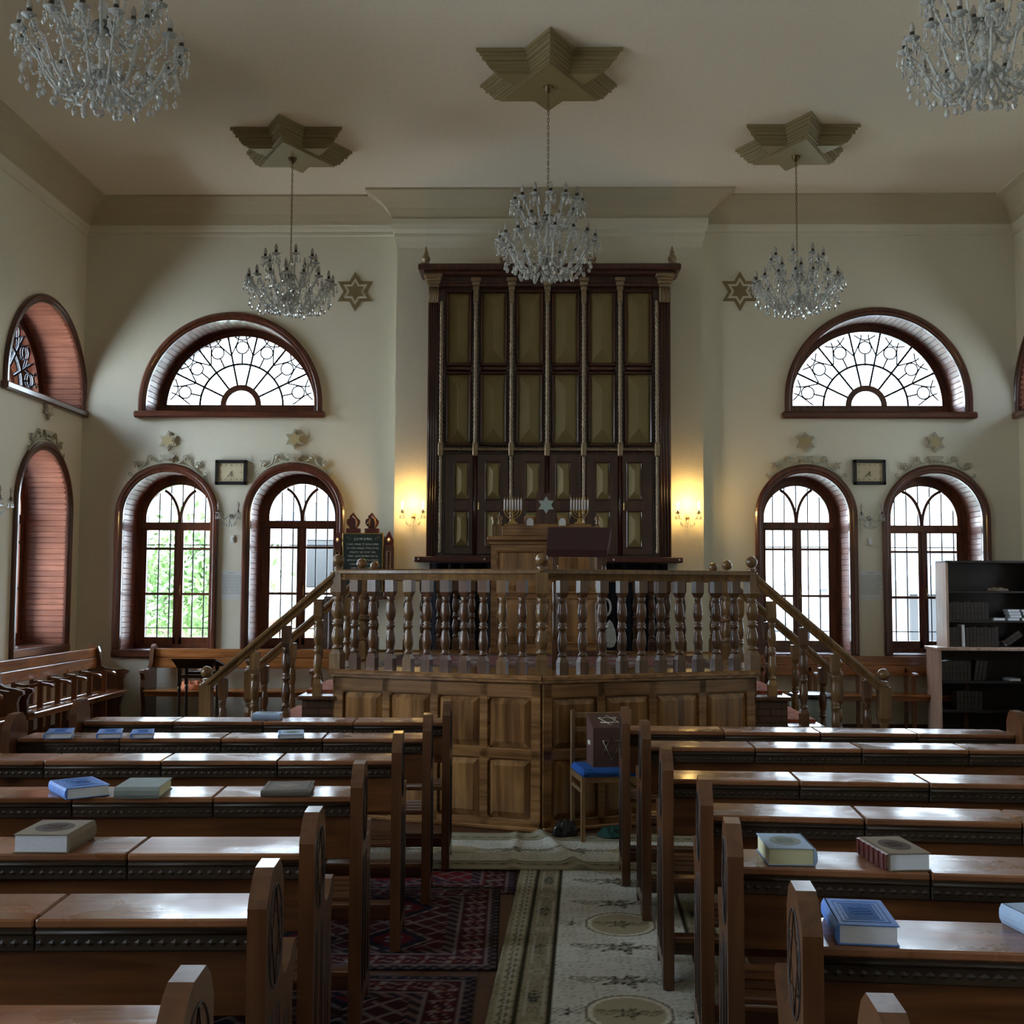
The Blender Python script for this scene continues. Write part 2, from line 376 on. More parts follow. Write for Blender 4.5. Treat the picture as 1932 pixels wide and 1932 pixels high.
# bay behind the ark, with a flared cap
bay = MB(); bay.box(-1.59, 1.885, 12.78, YB, 0, 5.52)
capp = [(0, 5.50), (.012, 5.56), (.03, 5.62), (.03, 5.66), (.055, 5.70), (.065, 5.76), (.065, 5.82)]
path = [(-1.59, YB), (-1.59, 12.78), (1.885, 12.78), (1.885, YB)]
for i in range(len(capp)-1):
    (o0, z0), (o1, z1) = capp[i], capp[i+1]
    vs = []
    for o_, z in ((o0, z0), (o1, z1)): vs += [(-1.59-o_, YB, z), (-1.59-o_, 12.78-o_, z), (1.885+o_, 12.78-o_, z), (1.885+o_, YB, z)]
    bay.add(vs, [(0,1,5,4),(1,2,6,5),(2,3,7,6)])
bay.box(-1.59, 1.885, 12.78, YB, 5.52, 5.83)
bay.build('trim_1', M_wall, kind='structure', label='plastered projecting bay behind the ark')
# cove cornice round the room
prof = [(0, 5.70), (.018, 5.71), (.018, 5.73), (.012, 5.75), (.03, 5.78), (.04, 5.815), (.055, 5.82), (.07, 5.86), (.11, 5.93), (.17, 5.99), (.25, 6.04), (.31, 6.06), (.325, 6.065), (.325, 6.10)]
prof2 = [(.05, 5.70), (.05, 5.82)]+prof[6:]
plan = [(XL, YN), (XL, YB), (-1.59, YB), (-1.59, 12.78), (1.885, 12.78), (1.885, YB), (XR, YB), (XR, YN)]
offd = [(1, 0), (1, -1), (-1, -1), (-1, -1), (1, -1), (1, -1), (-1, -1), (-1, 0)]
cv = MB(); vs = []
for (px, py), (dx, dy) in zip(plan, offd):
    for o_, z in prof: vs.append((px+dx*o_, py+dy*o_, z))
k = len(prof); fs = [(i*k+j, i*k+j+1, (i+1)*k+j+1, (i+1)*k+j) for i in range(len(plan)-1) for j in range(k-1)]
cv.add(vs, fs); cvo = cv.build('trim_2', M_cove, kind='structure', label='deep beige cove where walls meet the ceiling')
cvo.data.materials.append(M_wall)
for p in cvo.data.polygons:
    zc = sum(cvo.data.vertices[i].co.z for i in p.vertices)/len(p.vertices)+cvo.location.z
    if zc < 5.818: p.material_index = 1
# low skirting
bs = MB(); bs.box(XL, -1.59, YB-.02, YB, 0, .12).box(1.885, XR, YB-.02, YB, 0, .12); bs.build('baseboard_back', M_trimx, kind='structure')
MB().box(XL, XL+.02, YN, YB-.02, 0, .12).build('baseboard_left', M_trimx, kind='structure')
MB().box(XR-.02, XR, YN, YB-.02, 0, .12).build('baseboard_right', M_trimx, kind='structure')

# ------------------------------------------------------------------ windows
def arch_path(hw, z0, zs, n=40, step=None):
    P = []; N = []
    L = zs-z0; k = max(1, int(L/(step or L)))
    for i in range(k): P.append((-hw, z0+L*i/k)); N.append((-1, 0))
    for i in range(n+1):
        a = pi-pi*i/n; P.append((hw*cos(a), zs+hw*sin(a))); N.append((cos(a), sin(a)))
    for i in range(k): P.append((hw, zs-L*(i+1)/k)); N.append((1, 0))
    return P, N
def lining_mb(hw, z0, zs, d=.52, plank=.062):
    # boards running along the depth of the reveal with a groove at each joint
    tot = 2*(zs-z0)+pi*hw; n = int(tot/plank); P = []; N = []
    def at(t):
        if t < zs-z0: return (-hw, z0+t), (-1, 0)
        t -= zs-z0
        if t < pi*hw: a = pi-t/hw; return (hw*cos(a), zs+hw*sin(a)), (cos(a), sin(a))
        t -= pi*hw; return (hw, zs-t), (1, 0)
    m = MB(); rows = []
    for i in range(n):
        t0 = tot*i/n; w = tot/n
        for q, off in ((.0, .005), (.08, .0), (.92, .0), (.999, .005)):
            (px, pz), (nx, nz) = at(t0+w*q); rows.append((px+nx*off, pz+nz*off))
    vs = [(x, .004, z) for x, z in rows]+[(x, d, z) for x, z in rows]; k = len(rows)
    m.add(vs, [(i, i+1, i+1+k, i+k) for i in range(k-1)])
    return m
CAS = [(.0, .02), (.0, -.018), (.012, -.03), (.035, -.032), (.045, -.045), (.075, -.045), (.092, -.03), (.092, 0)]
def arch_window(hw, z0, zs):
    w = empty('window', (0,0,0)); gw = hw-.115
    P, N = arch_path(hw, z0-.0, zs)
    c = MB().sweep(P, N, CAS); c.build('casing', M_trimz, w)
    s = MB().bbox(-hw-.092, hw+.092, -.05, .02, z0-.085, z0-.002, .01); s.box(-hw, hw, -.01, .52, z0-.02, z0); s.build('sill', M_trimx, w)
    lining_mb(hw, z0, zs).build('reveal_lining', M_clad, w)
    # fixed frame
    f = MB(); P, N = arch_path(hw-.0, z0, zs); f.sweep(P, N, [(0, .44), (-.035, .44), (-.035, .47), (-.105, .47), (-.105, .54), (0, .54)])
    f.box(-hw, hw, .44, .54, z0, z0+.045); zt = zs-.135; f.bbox(-hw+.05, hw-.05, .455, .53, zt, zt+.085, .008); f.build('window_frame', M_sash, w)
    for sgn in (-1, 1):
        x0, x1 = sorted((sgn*.012, sgn*(hw-.10))); sh = MB()
        g0, g1 = sorted((sgn*.055, sgn*gw*.985)); zb = z0+.125; ztp = zt-.012
        sh.bbox(x0, g0, .46, .50, z0+.04, zt, .004); sh.bbox(g1, x1, .46, .50, z0+.04, zt, .004)
        sh.bbox(x0, x1, .46, .50, z0+.04, zb, .004); sh.bbox(x0, x1, .46, .50, ztp-.0, zt+.005, .004)
        H = zt-zb
        for q in (.40, .82): sh.bbox(g0, g1, .465, .495, zb+H*q-.015, zb+H*q+.015, .003)
        so = sh.build('casement', M_sash, w)
        MB().box(g0-.004, g1+.004, .478, .482, zb-.004, ztp+.004).build('pane', M_glass, so)
        if sgn == 1:
            hd = MB().bbox(.02, .036, .445, .462, z0+.62, z0+.74, .003); hd.tube([(.028, .45, z0+.69), (.028, .43, z0+.69), (.028, .43, z0+.65)], .006, 6); hd.build('handle', M_brass, so)
    MB().bbox(-.022, .022, .448, .505, z0+.04, zt+.01, .006).build('mullion', M_sash, w)
    zf = zt+.085; gr = MB(); R2 = gw
    tp = []
    for sgn in (-1, 1):
        pts = [(sgn*(.005+.26*(1-cos(t*pi/2))), .485, zf+.40*sin(t*pi/2)*(1 if t else 1)) for t in [i/10 for i in range(11)]]
        pts = [p for p in pts if p[0]**2+(p[2]-zs)**2 < (gw+.02)**2 or p[2] < zs]; gr.tube(pts, .019, 6)
    gr.box(-.02, .02, .47, .50, zf-.005, zf+.03)
    gr.build('tracery', M_sash, w)
    P, N = arch_path(gw, zf, zs, 24); fan = MB()
    poly = P; fan.prism(poly, .478, .482, 'xz'); fan.build('fanlight_pane', M_glass, w)
    b = MB(); xb = -hw+.09
    while xb < hw-.05:
        zz = zs+math.sqrt(max(0, (hw-.02)**2-xb**2)); b.box(xb-.007, xb+.007, .575, .589, z0+.02, zz); xb += .138
    for zz in (z0+.23, z0+.27+.95): b.box(-hw, hw, .575, .583, zz-.006, zz+.006)
    b.build('security_bars', M_iron, w)
    return w
def lune_window(hw, z0, zs):
    w = empty('window', (0,0,0))
    P, N = arch_path(hw, z0, zs, 56); MB().sweep(P, N, CAS).build('casing', M_trimz, w)
    MB().bbox(-hw-.13, hw+.13, -.075, .02, z0-.078, z0, .016).box(-hw, hw, .0, .54, z0-.015, z0+.002).build('sill', M_trimx, w)
    lining_mb(hw, z0, zs).build('reveal_lining', M_clad, w)
    gz = z0+.15; f = MB(); P, N = arch_path(hw, z0, zs, 56); f.sweep(P, N, [(0, .44), (-.03, .44), (-.03, .46), (-.085, .46), (-.085, .53), (0, .53)])
    f.bbox(-hw, hw, .45, .53, z0, gz, .008)
    rg = MB(); hb = [(.245*cos(pi*i/20), gz+.245*sin(pi*i/20)) for i in range(21)]+[(.175*cos(pi*(20-i)/20), gz+.175*sin(pi*(20-i)/20)) for i in range(21)]
    f.prism(hb, .465, .50, 'xz'); f.build('window_frame', M_trimz, w)
    g = MB(); Rg = hw-.085+(zs-gz)*.5; y = .49
    def pl(r, a): return (r*cos(a), y, gz+r*sin(a))
    angs = [radians_ for radians_ in [R_(d) for d in (26, 52, 78, 102, 128, 154)]]
    for a in angs: g.tube([pl(.24, a), pl(Rg, a)], .013, 5)
    g.tube([pl(.50, pi*i/30) for i in range(31)], .014, 5)
    secs = [0]+angs+[pi]
    for i in range(7):
        am = (secs[i]+secs[i+1])/2; cpt = pl(.70, am)
        g.tube([(cpt[0]+.075*cos(t), y, cpt[2]+.075*sin(t)) for t in [2*pi*q/16 for q in range(16)]], .008, 4, closed=True)
        g.tube([pl(.50, am), pl(.62, am)], .009, 4)
        for sg in (-1, 1):
            g.tube([pl(.62+.24*t, am+sg*(.21-.16*sin(t*pi*.5)*1.0)) for t in [q/6 for q in range(7)]], .008, 4)
        g.tube([pl(.86-.07*sin(pi*q/8), am-.15+.30*q/8) for q in range(9)], .008, 4)
        g.sphere(pl(.50, am), .016, 6, 4)
    for a in angs: g.sphere(pl(.50, a), .02, 6, 4); g.sphere(pl(.40, a), .013, 6, 4)
    g.build('ironwork_grille', M_iron, w)
    P, N = arch_path(hw-.083, gz, zs, 40); MB().prism(P, .508, .512, 'xz').build('pane', M_glass, w)
    return w
nwin = [0]
def portal(w2, h2, loc, rz):
    L = bpy.data.lights.new('window_portal', 'AREA'); L.shape = 'RECTANGLE'; L.size = w2; L.size_y = h2; L.cycles.is_portal = True; L.energy = 1
    o = bpy.data.objects.new('window_portal', L); col.objects.link(o)
    o.location = loc; o.rotation_euler = (-pi/2, 0, rz)
def put_window(proto, u, place, lab, hw, z0, zt):
    (ox, oy, oz), rz = place; nwin[0] += 1
    o = proto if not proto.get('used') else copy_tree(proto)
    proto['used'] = 1
    d = Matrix.Rotation(rz, 3, 'Z') @ Vector((u, 0, 0)); o.location = (ox+d.x, oy+d.y, 0); o.rotation_euler = (0, 0, rz)
    o.name = 'window_%d' % nwin[0]; tag(o, lab, None, None, 'structure')
    p = Matrix.Rotation(rz, 3, 'Z') @ Vector((u, .60, 0)); portal(2*hw, zt-z0, (ox+p.x, oy+p.y, (z0+zt)/2), rz)
    return o
names = ['tall arched window left of the left clock, green tree behind it', 'tall arched window between left clock and the ark, behind the stairs', 'tall arched window just right of the ark', 'tall arched window partly behind the dark bookcase']
for w, lab in zip(BA, names): put_window(arch_window(w[1], w[2], w[3]), w[0], PB, lab, w[1], w[2], w[3]+w[1])
for w, lab in zip(BL, ['half-round fan window high on the back wall, left of the ark', 'half-round fan window high on the back wall, right of the ark']):
    put_window(lune_window(w[1], w[2], w[3]), w[0], PB, lab, w[1], w[2], w[3]+w[1])
pa = arch_window(*SA[0][1:]); pln = lune_window(*SL[0][1:])
for i, (a, l_) in enumerate(zip(SA, SL)):
    for side, place, sg in (('left', PLW, 1), ('right', PRW, -1)):
        if side == 'right' and a not in SAR: continue
        put_window(pa, sg*a[0], place, 'tall arched window in the %s wall, %s' % (side, ['nearest the back corner', 'unseen, added for room light, second from the back corner', 'unseen, added for room light, third from the back corner', 'unseen, added for room light, fourth from the back corner', 'unseen, added for room light, last from the back corner'][i]), a[1], a[2], a[3]+a[1])
        put_window(pln, sg*l_[0], place, 'half-round window high in the %s wall, %s' % (side, ['nearest the back corner', 'unseen, added for room light, second from the back corner', 'unseen, added for room light, third from the back corner', 'unseen, added for room light, fourth from the back corner', 'unseen, added for room light, last from the back corner'][i]), l_[1], l_[2], l_[3]+l_[1])
for w in bpy.data.objects:
    if 'used' in w: del w['used']
# ------------------------------------------------------------------ ceiling stars
def ceiling_star(x, y, Rr, lab):
    root = empty('ceiling_star', (x, y, ZC))
    b = MB(); z = ZC+.004
    for r, h in ((Rr, .035), (Rr*.955, .025), (Rr*.92, .035), (Rr*.86, .03), (Rr*.83, .02)):
        b.prism([(x+a, y+c) for a, c in hexstar(r)], z-h, z); z -= h
    b.build('star_moulding', M_star, root, origin=(x, y, ZC))
    for rot, hh, nm in ((pi/2, .035, 'upper_triangle'), (-pi/2, .055, 'lower_triangle')):
        t = MB(); zz = z+.002
        for r, h in ((Rr*.80, hh*.5), (Rr*.74, hh*.3), (Rr*.70, hh*.3)):
            t.prism([(x+r*cos(rot+k*2*pi/3), y+r*sin(rot+k*2*pi/3)) for k in range(3)], zz-h, zz); zz -= h
        t.build(nm, M_star, root)
    tag(root, lab, 'ceiling ornament', 'gold ceiling stars')
    return z
ceiling_star(.105, 9.5, .70, 'large gold six-pointed star moulding on the ceiling above the central chandelier')
ceiling_star(-2.435, 11.08, .63, 'gold six-pointed ceiling star above the back left chandelier')
ceiling_star(2.567, 11.06, .63, 'gold six-pointed ceiling star above the back right chandelier')

# ------------------------------------------------------------------ chandeliers
M_hub = plain('green_grey_hub', (.10, .11, .095), .4, .5)
def arm_mb(r, drop, rise, n=14):
    m = MB(); pts = []
    for i in range(n+1):
        t = i/n; x = .045+(r-.045)*t; z = -drop*sin(pi*min(1, t*1.25))*.9+rise*max(0, (t-.35)/.65)**2
        pts.append((x, 0, z))
    m.tube(pts, [.0095-.003*abs(2*i/n-1) for i in range(n+1)], 6)
    for i in range(1, n, 2): m.sphere(pts[i], .0135, 6, 4)
    return m, pts[-1]
def chandelier(loc, tiers, lab, group, ztop, dropz, rdrop):
    x0, y0, z0 = loc; root = empty('crystal_chandelier', (x0, y0, z0))
    tag(root, lab, 'chandelier', group)
    c = MB()
    zt = tiers[-1][2]+.14
    c.lathe([(.004, z0+dropz+.07), (.018, z0+dropz+.09), (.03, z0+dropz+.12), (.012, z0-.09), (.05, z0-.06), (.085, z0-.02), (.07, z0+.0), (.018, z0+.03), (.022, z0+.09), (.04, z0+.14), (.02, z0+.19)]+[(.016, z0+zt*.75), (.03, z0+zt*.85), (.014, z0+zt)], 12, (x0, y0))
    c.build('stem', M_cry, root)
    bw = MB()
    for (n, r, z, drop, rise) in tiers: bw.lathe([(.008, z0+z-.035), (.045, z0+z-.03), (.06, z0+z-.012), (.052, z0+z+.008), (.02, z0+z+.012)], 12, (x0, y0))
    bw.build('metal_hub', M_hub, root)
    ch = MB(); z = z0+zt
    i = 0
    while z < ztop-.02:
        a = (i % 2)*pi/2; pts = [(x0+.008*cos(t)*cos(a), y0+.008*cos(t)*sin(a), z+.016+.019*sin(t)) for t in [2*pi*q/8 for q in range(8)]]
        ch.tube(pts, .0028, 4, closed=True); z += .031; i += 1
    ch.lathe([(.012, ztop-.06), (.035, ztop-.03), (.045, ztop-.005), (.045, ztop)], 12, (x0, y0))
    ch.build('chain', M_chain, root)
    proto = {}
    drops = MB()
    for ti, (n, r, z, drop, rise) in enumerate(tiers):
        am, end = arm_mb(r, drop, rise); first = None
        ex, ez = end[0], end[2]
        for k in range(n):
            a = 2*pi*(k+.35*ti)/n+.13
            if first is None:
                arm = MB(); arm.v, arm.f, arm.sm = am.v, am.f, am.sm
                ao = arm.build('arm', M_cry, root, origin=(0, 0, 0)); ao.location = (0, 0, z); WP[ao.name] = Vector((0, 0, 0))
                dp = MB().lathe([(.006, ez-.012), (.02, ez-.006), (.042, ez+.006), (.044, ez+.011), (.012, ez+.006)], 12, (ex, 0)); dp.build('drip_pan', M_cry, ao)
                sk = MB().lathe([(.013, ez+.0), (.016, ez+.02), (.014, ez+.045)], 8, (ex, 0)); sk.build('socket', M_sock, ao)
                bb = MB().lathe([(.012, ez+.045), (.017, ez+.06), (.014, ez+.08), (.004, ez+.105)], 8, (ex, 0)); bb.build('candle_bulb', M_bulb, ao)
                dr = MB()
                for q in range(5):
                    t = 2*pi*q/5; px, py = ex+.04*cos(t), .04*sin(t)
                    dr.sphere((px, py, ez-.012), .006, 5, 4); dr.sphere((px, py, ez-.026), .006, 5, 4)
                    dr.lathe([(.001, ez-.082), (.010, ez-.068), (.007, ez-.05), (.001, ez-.034)], 6, (px, py), smooth=False)
                dr.build('pan_drops', M_cryd, ao, kind='stuff')
                ao.rotation_euler = (0, 0, a); first = ao
            else:
                c2 = copy_tree(first, root); c2.rotation_euler = (0, 0, a)
    # hanging pendants below the lower arms, each a part
    pd = MB(); pd.sphere((0, 0, -.010), .006, 5, 4); pd.sphere((0, 0, -.024), .006, 5, 4); pd.tube([(0, 0, 0), (0, 0, -.04)], .0012, 4)
    pd.lathe([(.001, -.088), (.012, -.080), (.017, -.066), (.011, -.048), (.002, -.038)], 8, smooth=False)
    p0 = None; cnt = 0
    rings = [(rdrop*.98, -.03, 22), (rdrop*.76, -.07, 20), (rdrop*.54, -.095, 16), (rdrop*.30, -.115, 10), (.05, dropz+.12, 5)]
    if len(tiers) > 1: rings.append((tiers[-1][1]*.8, tiers[-1][2]-.06, 12))
    for r, dz, n in rings:
        for k in range(n):
            a = 2*pi*k/n+r*7; px, py = r*cos(a), r*sin(a); s = random.uniform(.8, 1.15)
            if p0 is None: p0 = pd.build('crystal_drop', M_cryd, root, origin=(0, 0, 0)); q = p0
            else: q = p0.copy(); col.objects.link(q); q.parent = root
            q.location = (px, py, dz+random.uniform(-.015, .015)); q.scale = (s, s, s); q.rotation_euler = (0, 0, a)
            cnt += 1
    # bead garlands looping from tier to tier
    g = MB()
    tn = tiers[0][0]
    for k in range(tn):
        a0, a1 = 2*pi*k/tn+.13, 2*pi*(k+1)/tn+.13; rr = tiers[0][1]*.93
        for q in range(9):
            t = q/8; a = a0+(a1-a0)*t; zz = z0+tiers[0][2]+tiers[0][4]-.05-.09*sin(pi*t)
            g.sphere((x0+rr*cos(a), y0+rr*sin(a), zz), .0075, 5, 4)
        aa = a0
        for q in range(8):
            t = q/7; rr2 = .06+(tiers[0][1]*.9-.06)*t; zz = z0+.10+(tiers[0][2]+tiers[0][4]-.10)*t-.09*sin(pi*t)
            g.sphere((x0+rr2*cos(aa), y0+rr2*sin(aa), zz), .007, 5, 4)
    g.build('bead_garland', M_cryd, root, kind='stuff')
    return root
T2 = [(16, .415, 0.0, .15, .12), (8, .25, .20, .11, .15)]
zs1 = ZC-.196
chandelier((-2.43, 11.06, 4.50), T2, 'crystal chandelier hanging at the back left, in front of the wall star', 'crystal chandeliers', zs1, -.24, .40)
chandelier((2.56, 11.05, 4.50), T2, 'crystal chandelier hanging at the back right over the right fan window side', 'crystal chandeliers', zs1, -.24, .40)
T1 = [(16, .405, .0, .15, .12), (14, .29, .34, .10, .10)]
chandelier((.10, 9.45, 4.42), T1, 'two-tier crystal chandelier on a long chain in front of the ark', 'crystal chandeliers', zs1, -.24, .37)
T3 = [(16, .43, .0, .17, .13), (12, .30, .26, .12, .15)]
chandelier((-2.43, 6.15, 4.52), T3, 'large near crystal chandelier in the top left corner, cut by the frame', 'crystal chandeliers', ZC, -.24, .42)
chandelier((2.57, 6.42, 4.64), T3, 'large near crystal chandelier in the top right corner, cut by the frame', 'crystal chandeliers', ZC, -.24, .42)

# ------------------------------------------------------------------ wall ornaments
def wall_star_big(x, z, lab):
    root = empty('wall_star', (x, YB, z))
    o1 = hexstar(.232); o2 = hexstar(.165); o3 = hexstar(.112)
    m = MB()
    n = 12
    vs = [(x+a, 12.988, z+c) for a, c in o1]+[(x+a, 12.988, z+c) for a, c in o2]+[(x+a, YB, z+c) for a, c in o1]+[(x+a, YB, z+c) for a, c in o2]
    fs = []
    for i in range(n): j = (i+1) % n; fs += [(i, j, n+j, n+i), (i, j, 2*n+j, 2*n+i), (n+i, n+j, 3*n+j, 3*n+i)]
    m.add(vs, fs); m.build('outer_outline', M_brown, root)
    MB().prism([(x+a, z+c) for a, c in o2], 12.993, YB, 'xz').build('pale_band', M_wall, root)
    MB().prism([(x+a, z+c) for a, c in o3], 12.986, 12.993, 'xz').build('inner_star', M_brown, root)
    tag(root, lab, 'wall ornament', 'outlined stars beside the ark')
wall_star_big(-2.10, 5.05, 'flat brown outlined star painted on the wall left of the ark')
wall_star_big(2.35, 5.05, 'flat brown outlined star painted on the wall right of the ark')
def wall_star_small():
    root = empty('relief_star', (0, 0, 0))
    MB().prism(hexstar(.118), -.035, 0, 'xz').build('border', M_stucco, root)
    MB().prism(hexstar(.086), -.042, -.034, 'xz').build('face', M_khaki, root)
    return root
def scroll(m, cx, cz, r, a0, a1, sg, w=.009):
    pts = []
    for i in range(14):
        t = i/13; a = a0+(a1-a0)*t; rr = r*(1-.75*t); pts.append((cx+sg*rr*cos(a), -.016, cz+rr*sin(a)))
    m.tube(pts, [w*(1-.3*i/13) for i in range(14)], 6)
def window_crest():
    root = empty('window_crest', (0, 0, 0))
    p = MB(); p.prism([(-.062, -.055), (.062, -.055), (.062, .0), (.085, .022), (.085, .04), (-.085, .04), (-.085, .022), (-.062, 0)], -.035, 0, 'xz')
    p.tube([(-.045, -.038, -.018), (.045, -.038, -.018)], .016, 8)
    for k in range(-2, 3): p.box(k*.018-.004, k*.018+.004, -.058, -.045, -.028, -.008)
    p.build('pedestal', M_stucco, root)
    for sg in (-1, 1):
        s = MB()
        arc = [(sg*.604*sin(a), -.012, .61*cos(a)-.655) for a in [.09+i*.69/16 for i in range(17)]]
        s.tube(arc, [.015*(1-.5*i/16) for i in range(17)], 6)
        s.tube([(sg*.06, -.014, -.01), (sg*.10, -.014, -.045), (sg*.16, -.014, -.035), (sg*.19, -.014, .01)], .009, 6)
        scroll(s, sg*.20, .002, .045, -.6, 5.2, sg)
        s.tube([(sg*.235, -.014, 0), (sg*.26, -.014, -.07), (sg*.31, -.014, -.11), (sg*.35, -.014, -.115)], .009, 6)
        scroll(s, sg*.345, -.085, .04, -.6, 5.2, sg)
        scroll(s, sg*.435, -.175, .026, -2.6, 3.2, sg, .007)
        s.sphere((sg*.20, -.02, -.005), .02, 8, 5); s.sphere((sg*.35, -.02, -.09), .018, 8, 5)
        for q in range(4): s.sphere((sg*(.335+.018*q), -.018, -.05+.008*(q % 2)), .010, 6, 4)
        s.build('scroll', M_stucco, root)
    return root
stp = wall_star_small(); crp = window_crest(); used = [0]
cps = [(-4.235, 3.30, 3.095, 'above the leftmost arched window of the back wall'), (-2.77, 3.32, 3.11, 'above the arched window between left clock and ark'), (3.076, 3.30, 3.10, 'above the arched window just right of the ark'), (4.545, 3.30, 3.10, 'above the rightmost arched window of the back wall')]
for i, (x, zs_, zc, w_) in enumerate(cps):
    a = stp if i == 0 else copy_tree(stp); b = crp if i == 0 else copy_tree(crp)
    move(a, (x, YB-.004, zs_)); move(b, (x, YB-.004, zc))
    tag(a, 'small khaki relief star with pale border '+w_, 'wall ornament', 'relief stars over the arched windows')
    tag(b, 'pale scroll and pedestal crest '+w_, 'wall ornament', 'stucco crests over the arched windows')
a = copy_tree(stp); move(a, (XL+.004, 12.03, 3.52), pi/2); tag(a, 'small relief star on the left wall above its arched window', 'wall ornament', 'relief stars over the arched windows')
b = copy_tree(crp); move(b, (XL+.004, 12.03, 3.245), pi/2); tag(b, 'scroll crest on the left wall above its arched window', 'wall ornament', 'stucco crests over the arched windows')
def clock(x, z, lab):
    root = empty('wall_clock', (x, YB, z)); w, h = .183, .143; fw = .038
    f = MB()
    f.bbox(x-w, x+w, 12.955, YB, z+h-fw, z+h, .006).bbox(x-w, x+w, 12.955, YB, z-h, z-h+fw, .006).bbox(x-w, x-w+fw, 12.955, YB, z-h, z+h, .006).bbox(x+w-fw, x+w, 12.955, YB, z-h, z+h, .006)
    f.build('frame', M_black, root)
    MB().box(x-w+fw, x+w-fw, 12.972, YB, z-h+fw, z+h-fw).build('dial', M_face, root)
    n = MB(); a, b_ = w-fw-.026, h-fw-.022
    for t, px, pz in (('12', 0, b_), ('1', a*.55, b_), ('2', a, b_), ('3', a, 0), ('4', a, -b_), ('5', a*.55, -b_), ('6', 0, -b_), ('7', -a*.55, -b_), ('8', -a, -b_), ('9', -a, 0), ('10', -a, b_), ('11', -a*.5, b_)):
        wall_text(n, t, .03, x+px, 12.971, z+pz)
    n.build('numerals', M_ink, root)
    for L, ang, tw, nm in ((.048, -pi/2+.20, .0035, 'hour_hand'), (.075, -pi/2-.70, .0028, 'minute_hand')):
        dx, dz = cos(ang), sin(ang); MB().tube([(x-dx*.012, 12.966, z-dz*.012), (x+dx*L, 12.966, z+dz*L)], tw, 5).build(nm, M_ink, root)
    tag(root, lab, 'clock', 'black square wall clocks')
clock(-3.497, 2.935, 'black framed wall clock between the two left windows, showing about 5:37')
clock(3.795, 2.955, 'black framed wall clock between the two right windows, showing about 5:37')
def sconce(loc, rz, lit, lab):
    root = empty('crystal_sconce', (0, 0, 0))
    MB().lathe([(.004, -.02), (.026, -.014), (.03, 0)], 12, mat=Matrix.Rotation(pi/2, 4, 'X') @ Matrix.Scale(-1, 4, (0, 0, 1))).build('wall_plate', M_brass if lit else M_cry, root)
    MB().sphere((0, -.045, 0), .017, 8, 6).lathe([(.002, -.10), (.012, -.08), (.005, -.03)], 8, (0, -.045)).build('boss', M_cry, root)
    for sg in (-1, 1):
        pts = [(sg*(.02+.095*t), -.045-.06*t, -.045*sin(pi*t)+.03*t*t) for t in [i/10 for i in range(11)]]
        a = MB().tube(pts, .006, 6); a.build('arm', M_cry, root); ex, ey, ez = pts[-1]
        ao = root.children[-1]
        MB().lathe([(.004, ez-.006), (.03, ez+.008), (.032, ez+.012), (.008, ez+.008)], 10, (ex, ey)).build('drip_pan', M_cry, ao)
        MB().lathe([(.010, ez+.008), (.012, ez+.035)], 8, (ex, ey)).build('socket', M_sock, ao)
        MB().lathe([(.009, ez+.035), (.009, ez+.075), (.015, ez+.09), (.012, ez+.11), (.002, ez+.135)], 8, (ex, ey)).build('candle_bulb', M_lit if lit else M_bulb, ao)
        dr = MB()
        for q in range(6):
            t = 2*pi*q/6; dr.lathe([(.001, ez-.07), (.007, ez-.055), (.001, ez-.02)], 6, (ex+.028*cos(t), ey+.028*sin(t)), smooth=False)
            dr.sphere((ex+.028*cos(t), ey+.028*sin(t), ez-.01), .005, 5, 4)
        dr.build('pan_drops', M_cryd, ao, kind='stuff')
    dd = MB()
    for q in range(9):
        t = pi*q/8; dd.lathe([(.001, -.10-.03*sin(t)), (.008, -.08-.03*sin(t)), (.001, -.05-.03*sin(t))], 6, (.075*cos(t), -.06), smooth=False)
    dd.build('hanging_drops', M_cryd, root, kind='stuff')
    move(root, loc, rz); tag(root, lab, 'wall lamp', 'crystal wall sconces')
    if lit:
        L = bpy.data.lights.new('sconce_light', 'POINT'); L.energy = 10; L.color = (1, .62, .20); L.shadow_soft_size = .06
        o = bpy.data.objects.new('sconce_light', L); col.objects.link(o); o.parent = root; o.location = (0, -.11, .15)
    return root
sconce((-1.37, 12.78, 2.43), 0, True, 'glowing crystal sconce on the bay left of the ark')
sconce((1.70, 12.78, 2.43), 0, True, 'glowing crystal sconce on the bay right of the ark')
sconce((-3.50, YB, 2.43), 0, False, 'unlit crystal sconce below the left clock')
sconce((3.79, YB, 2.43), 0, False, 'unlit crystal sconce below the right clock')
sconce((XL, 10.93, 2.43), pi/2, False, 'unlit crystal sconce on the left wall at the picture edge')
def notice(x, z, lab):
    root = empty('paper_notice', (x, YB, z))
    MB().box(x-.125, x+.125, 12.9965, YB, z-.18, z+.15).build('sheet', M_paper, root)
    m = MB(); m.box(x-.04, x+.04, 12.9955, 12.9965, z+.118, z+.124)
    for i in range(13):
        zz = z+.09-i*.017; xx = x-.11
        while xx < x+.10:
            w = random.uniform(.008, .028); m.box(xx, min(xx+w, x+.112), 12.9955, 12.9965, zz-.0028, zz+.0028); xx += w+.006
    m.build('lettering', M_grey, root); tag(root, lab, 'notice')
notice(-3.475, 1.66, 'white paper notice with lines of writing between the left windows')
notice(3.80, 1.69, 'white paper notice with lines of writing between the right windows')
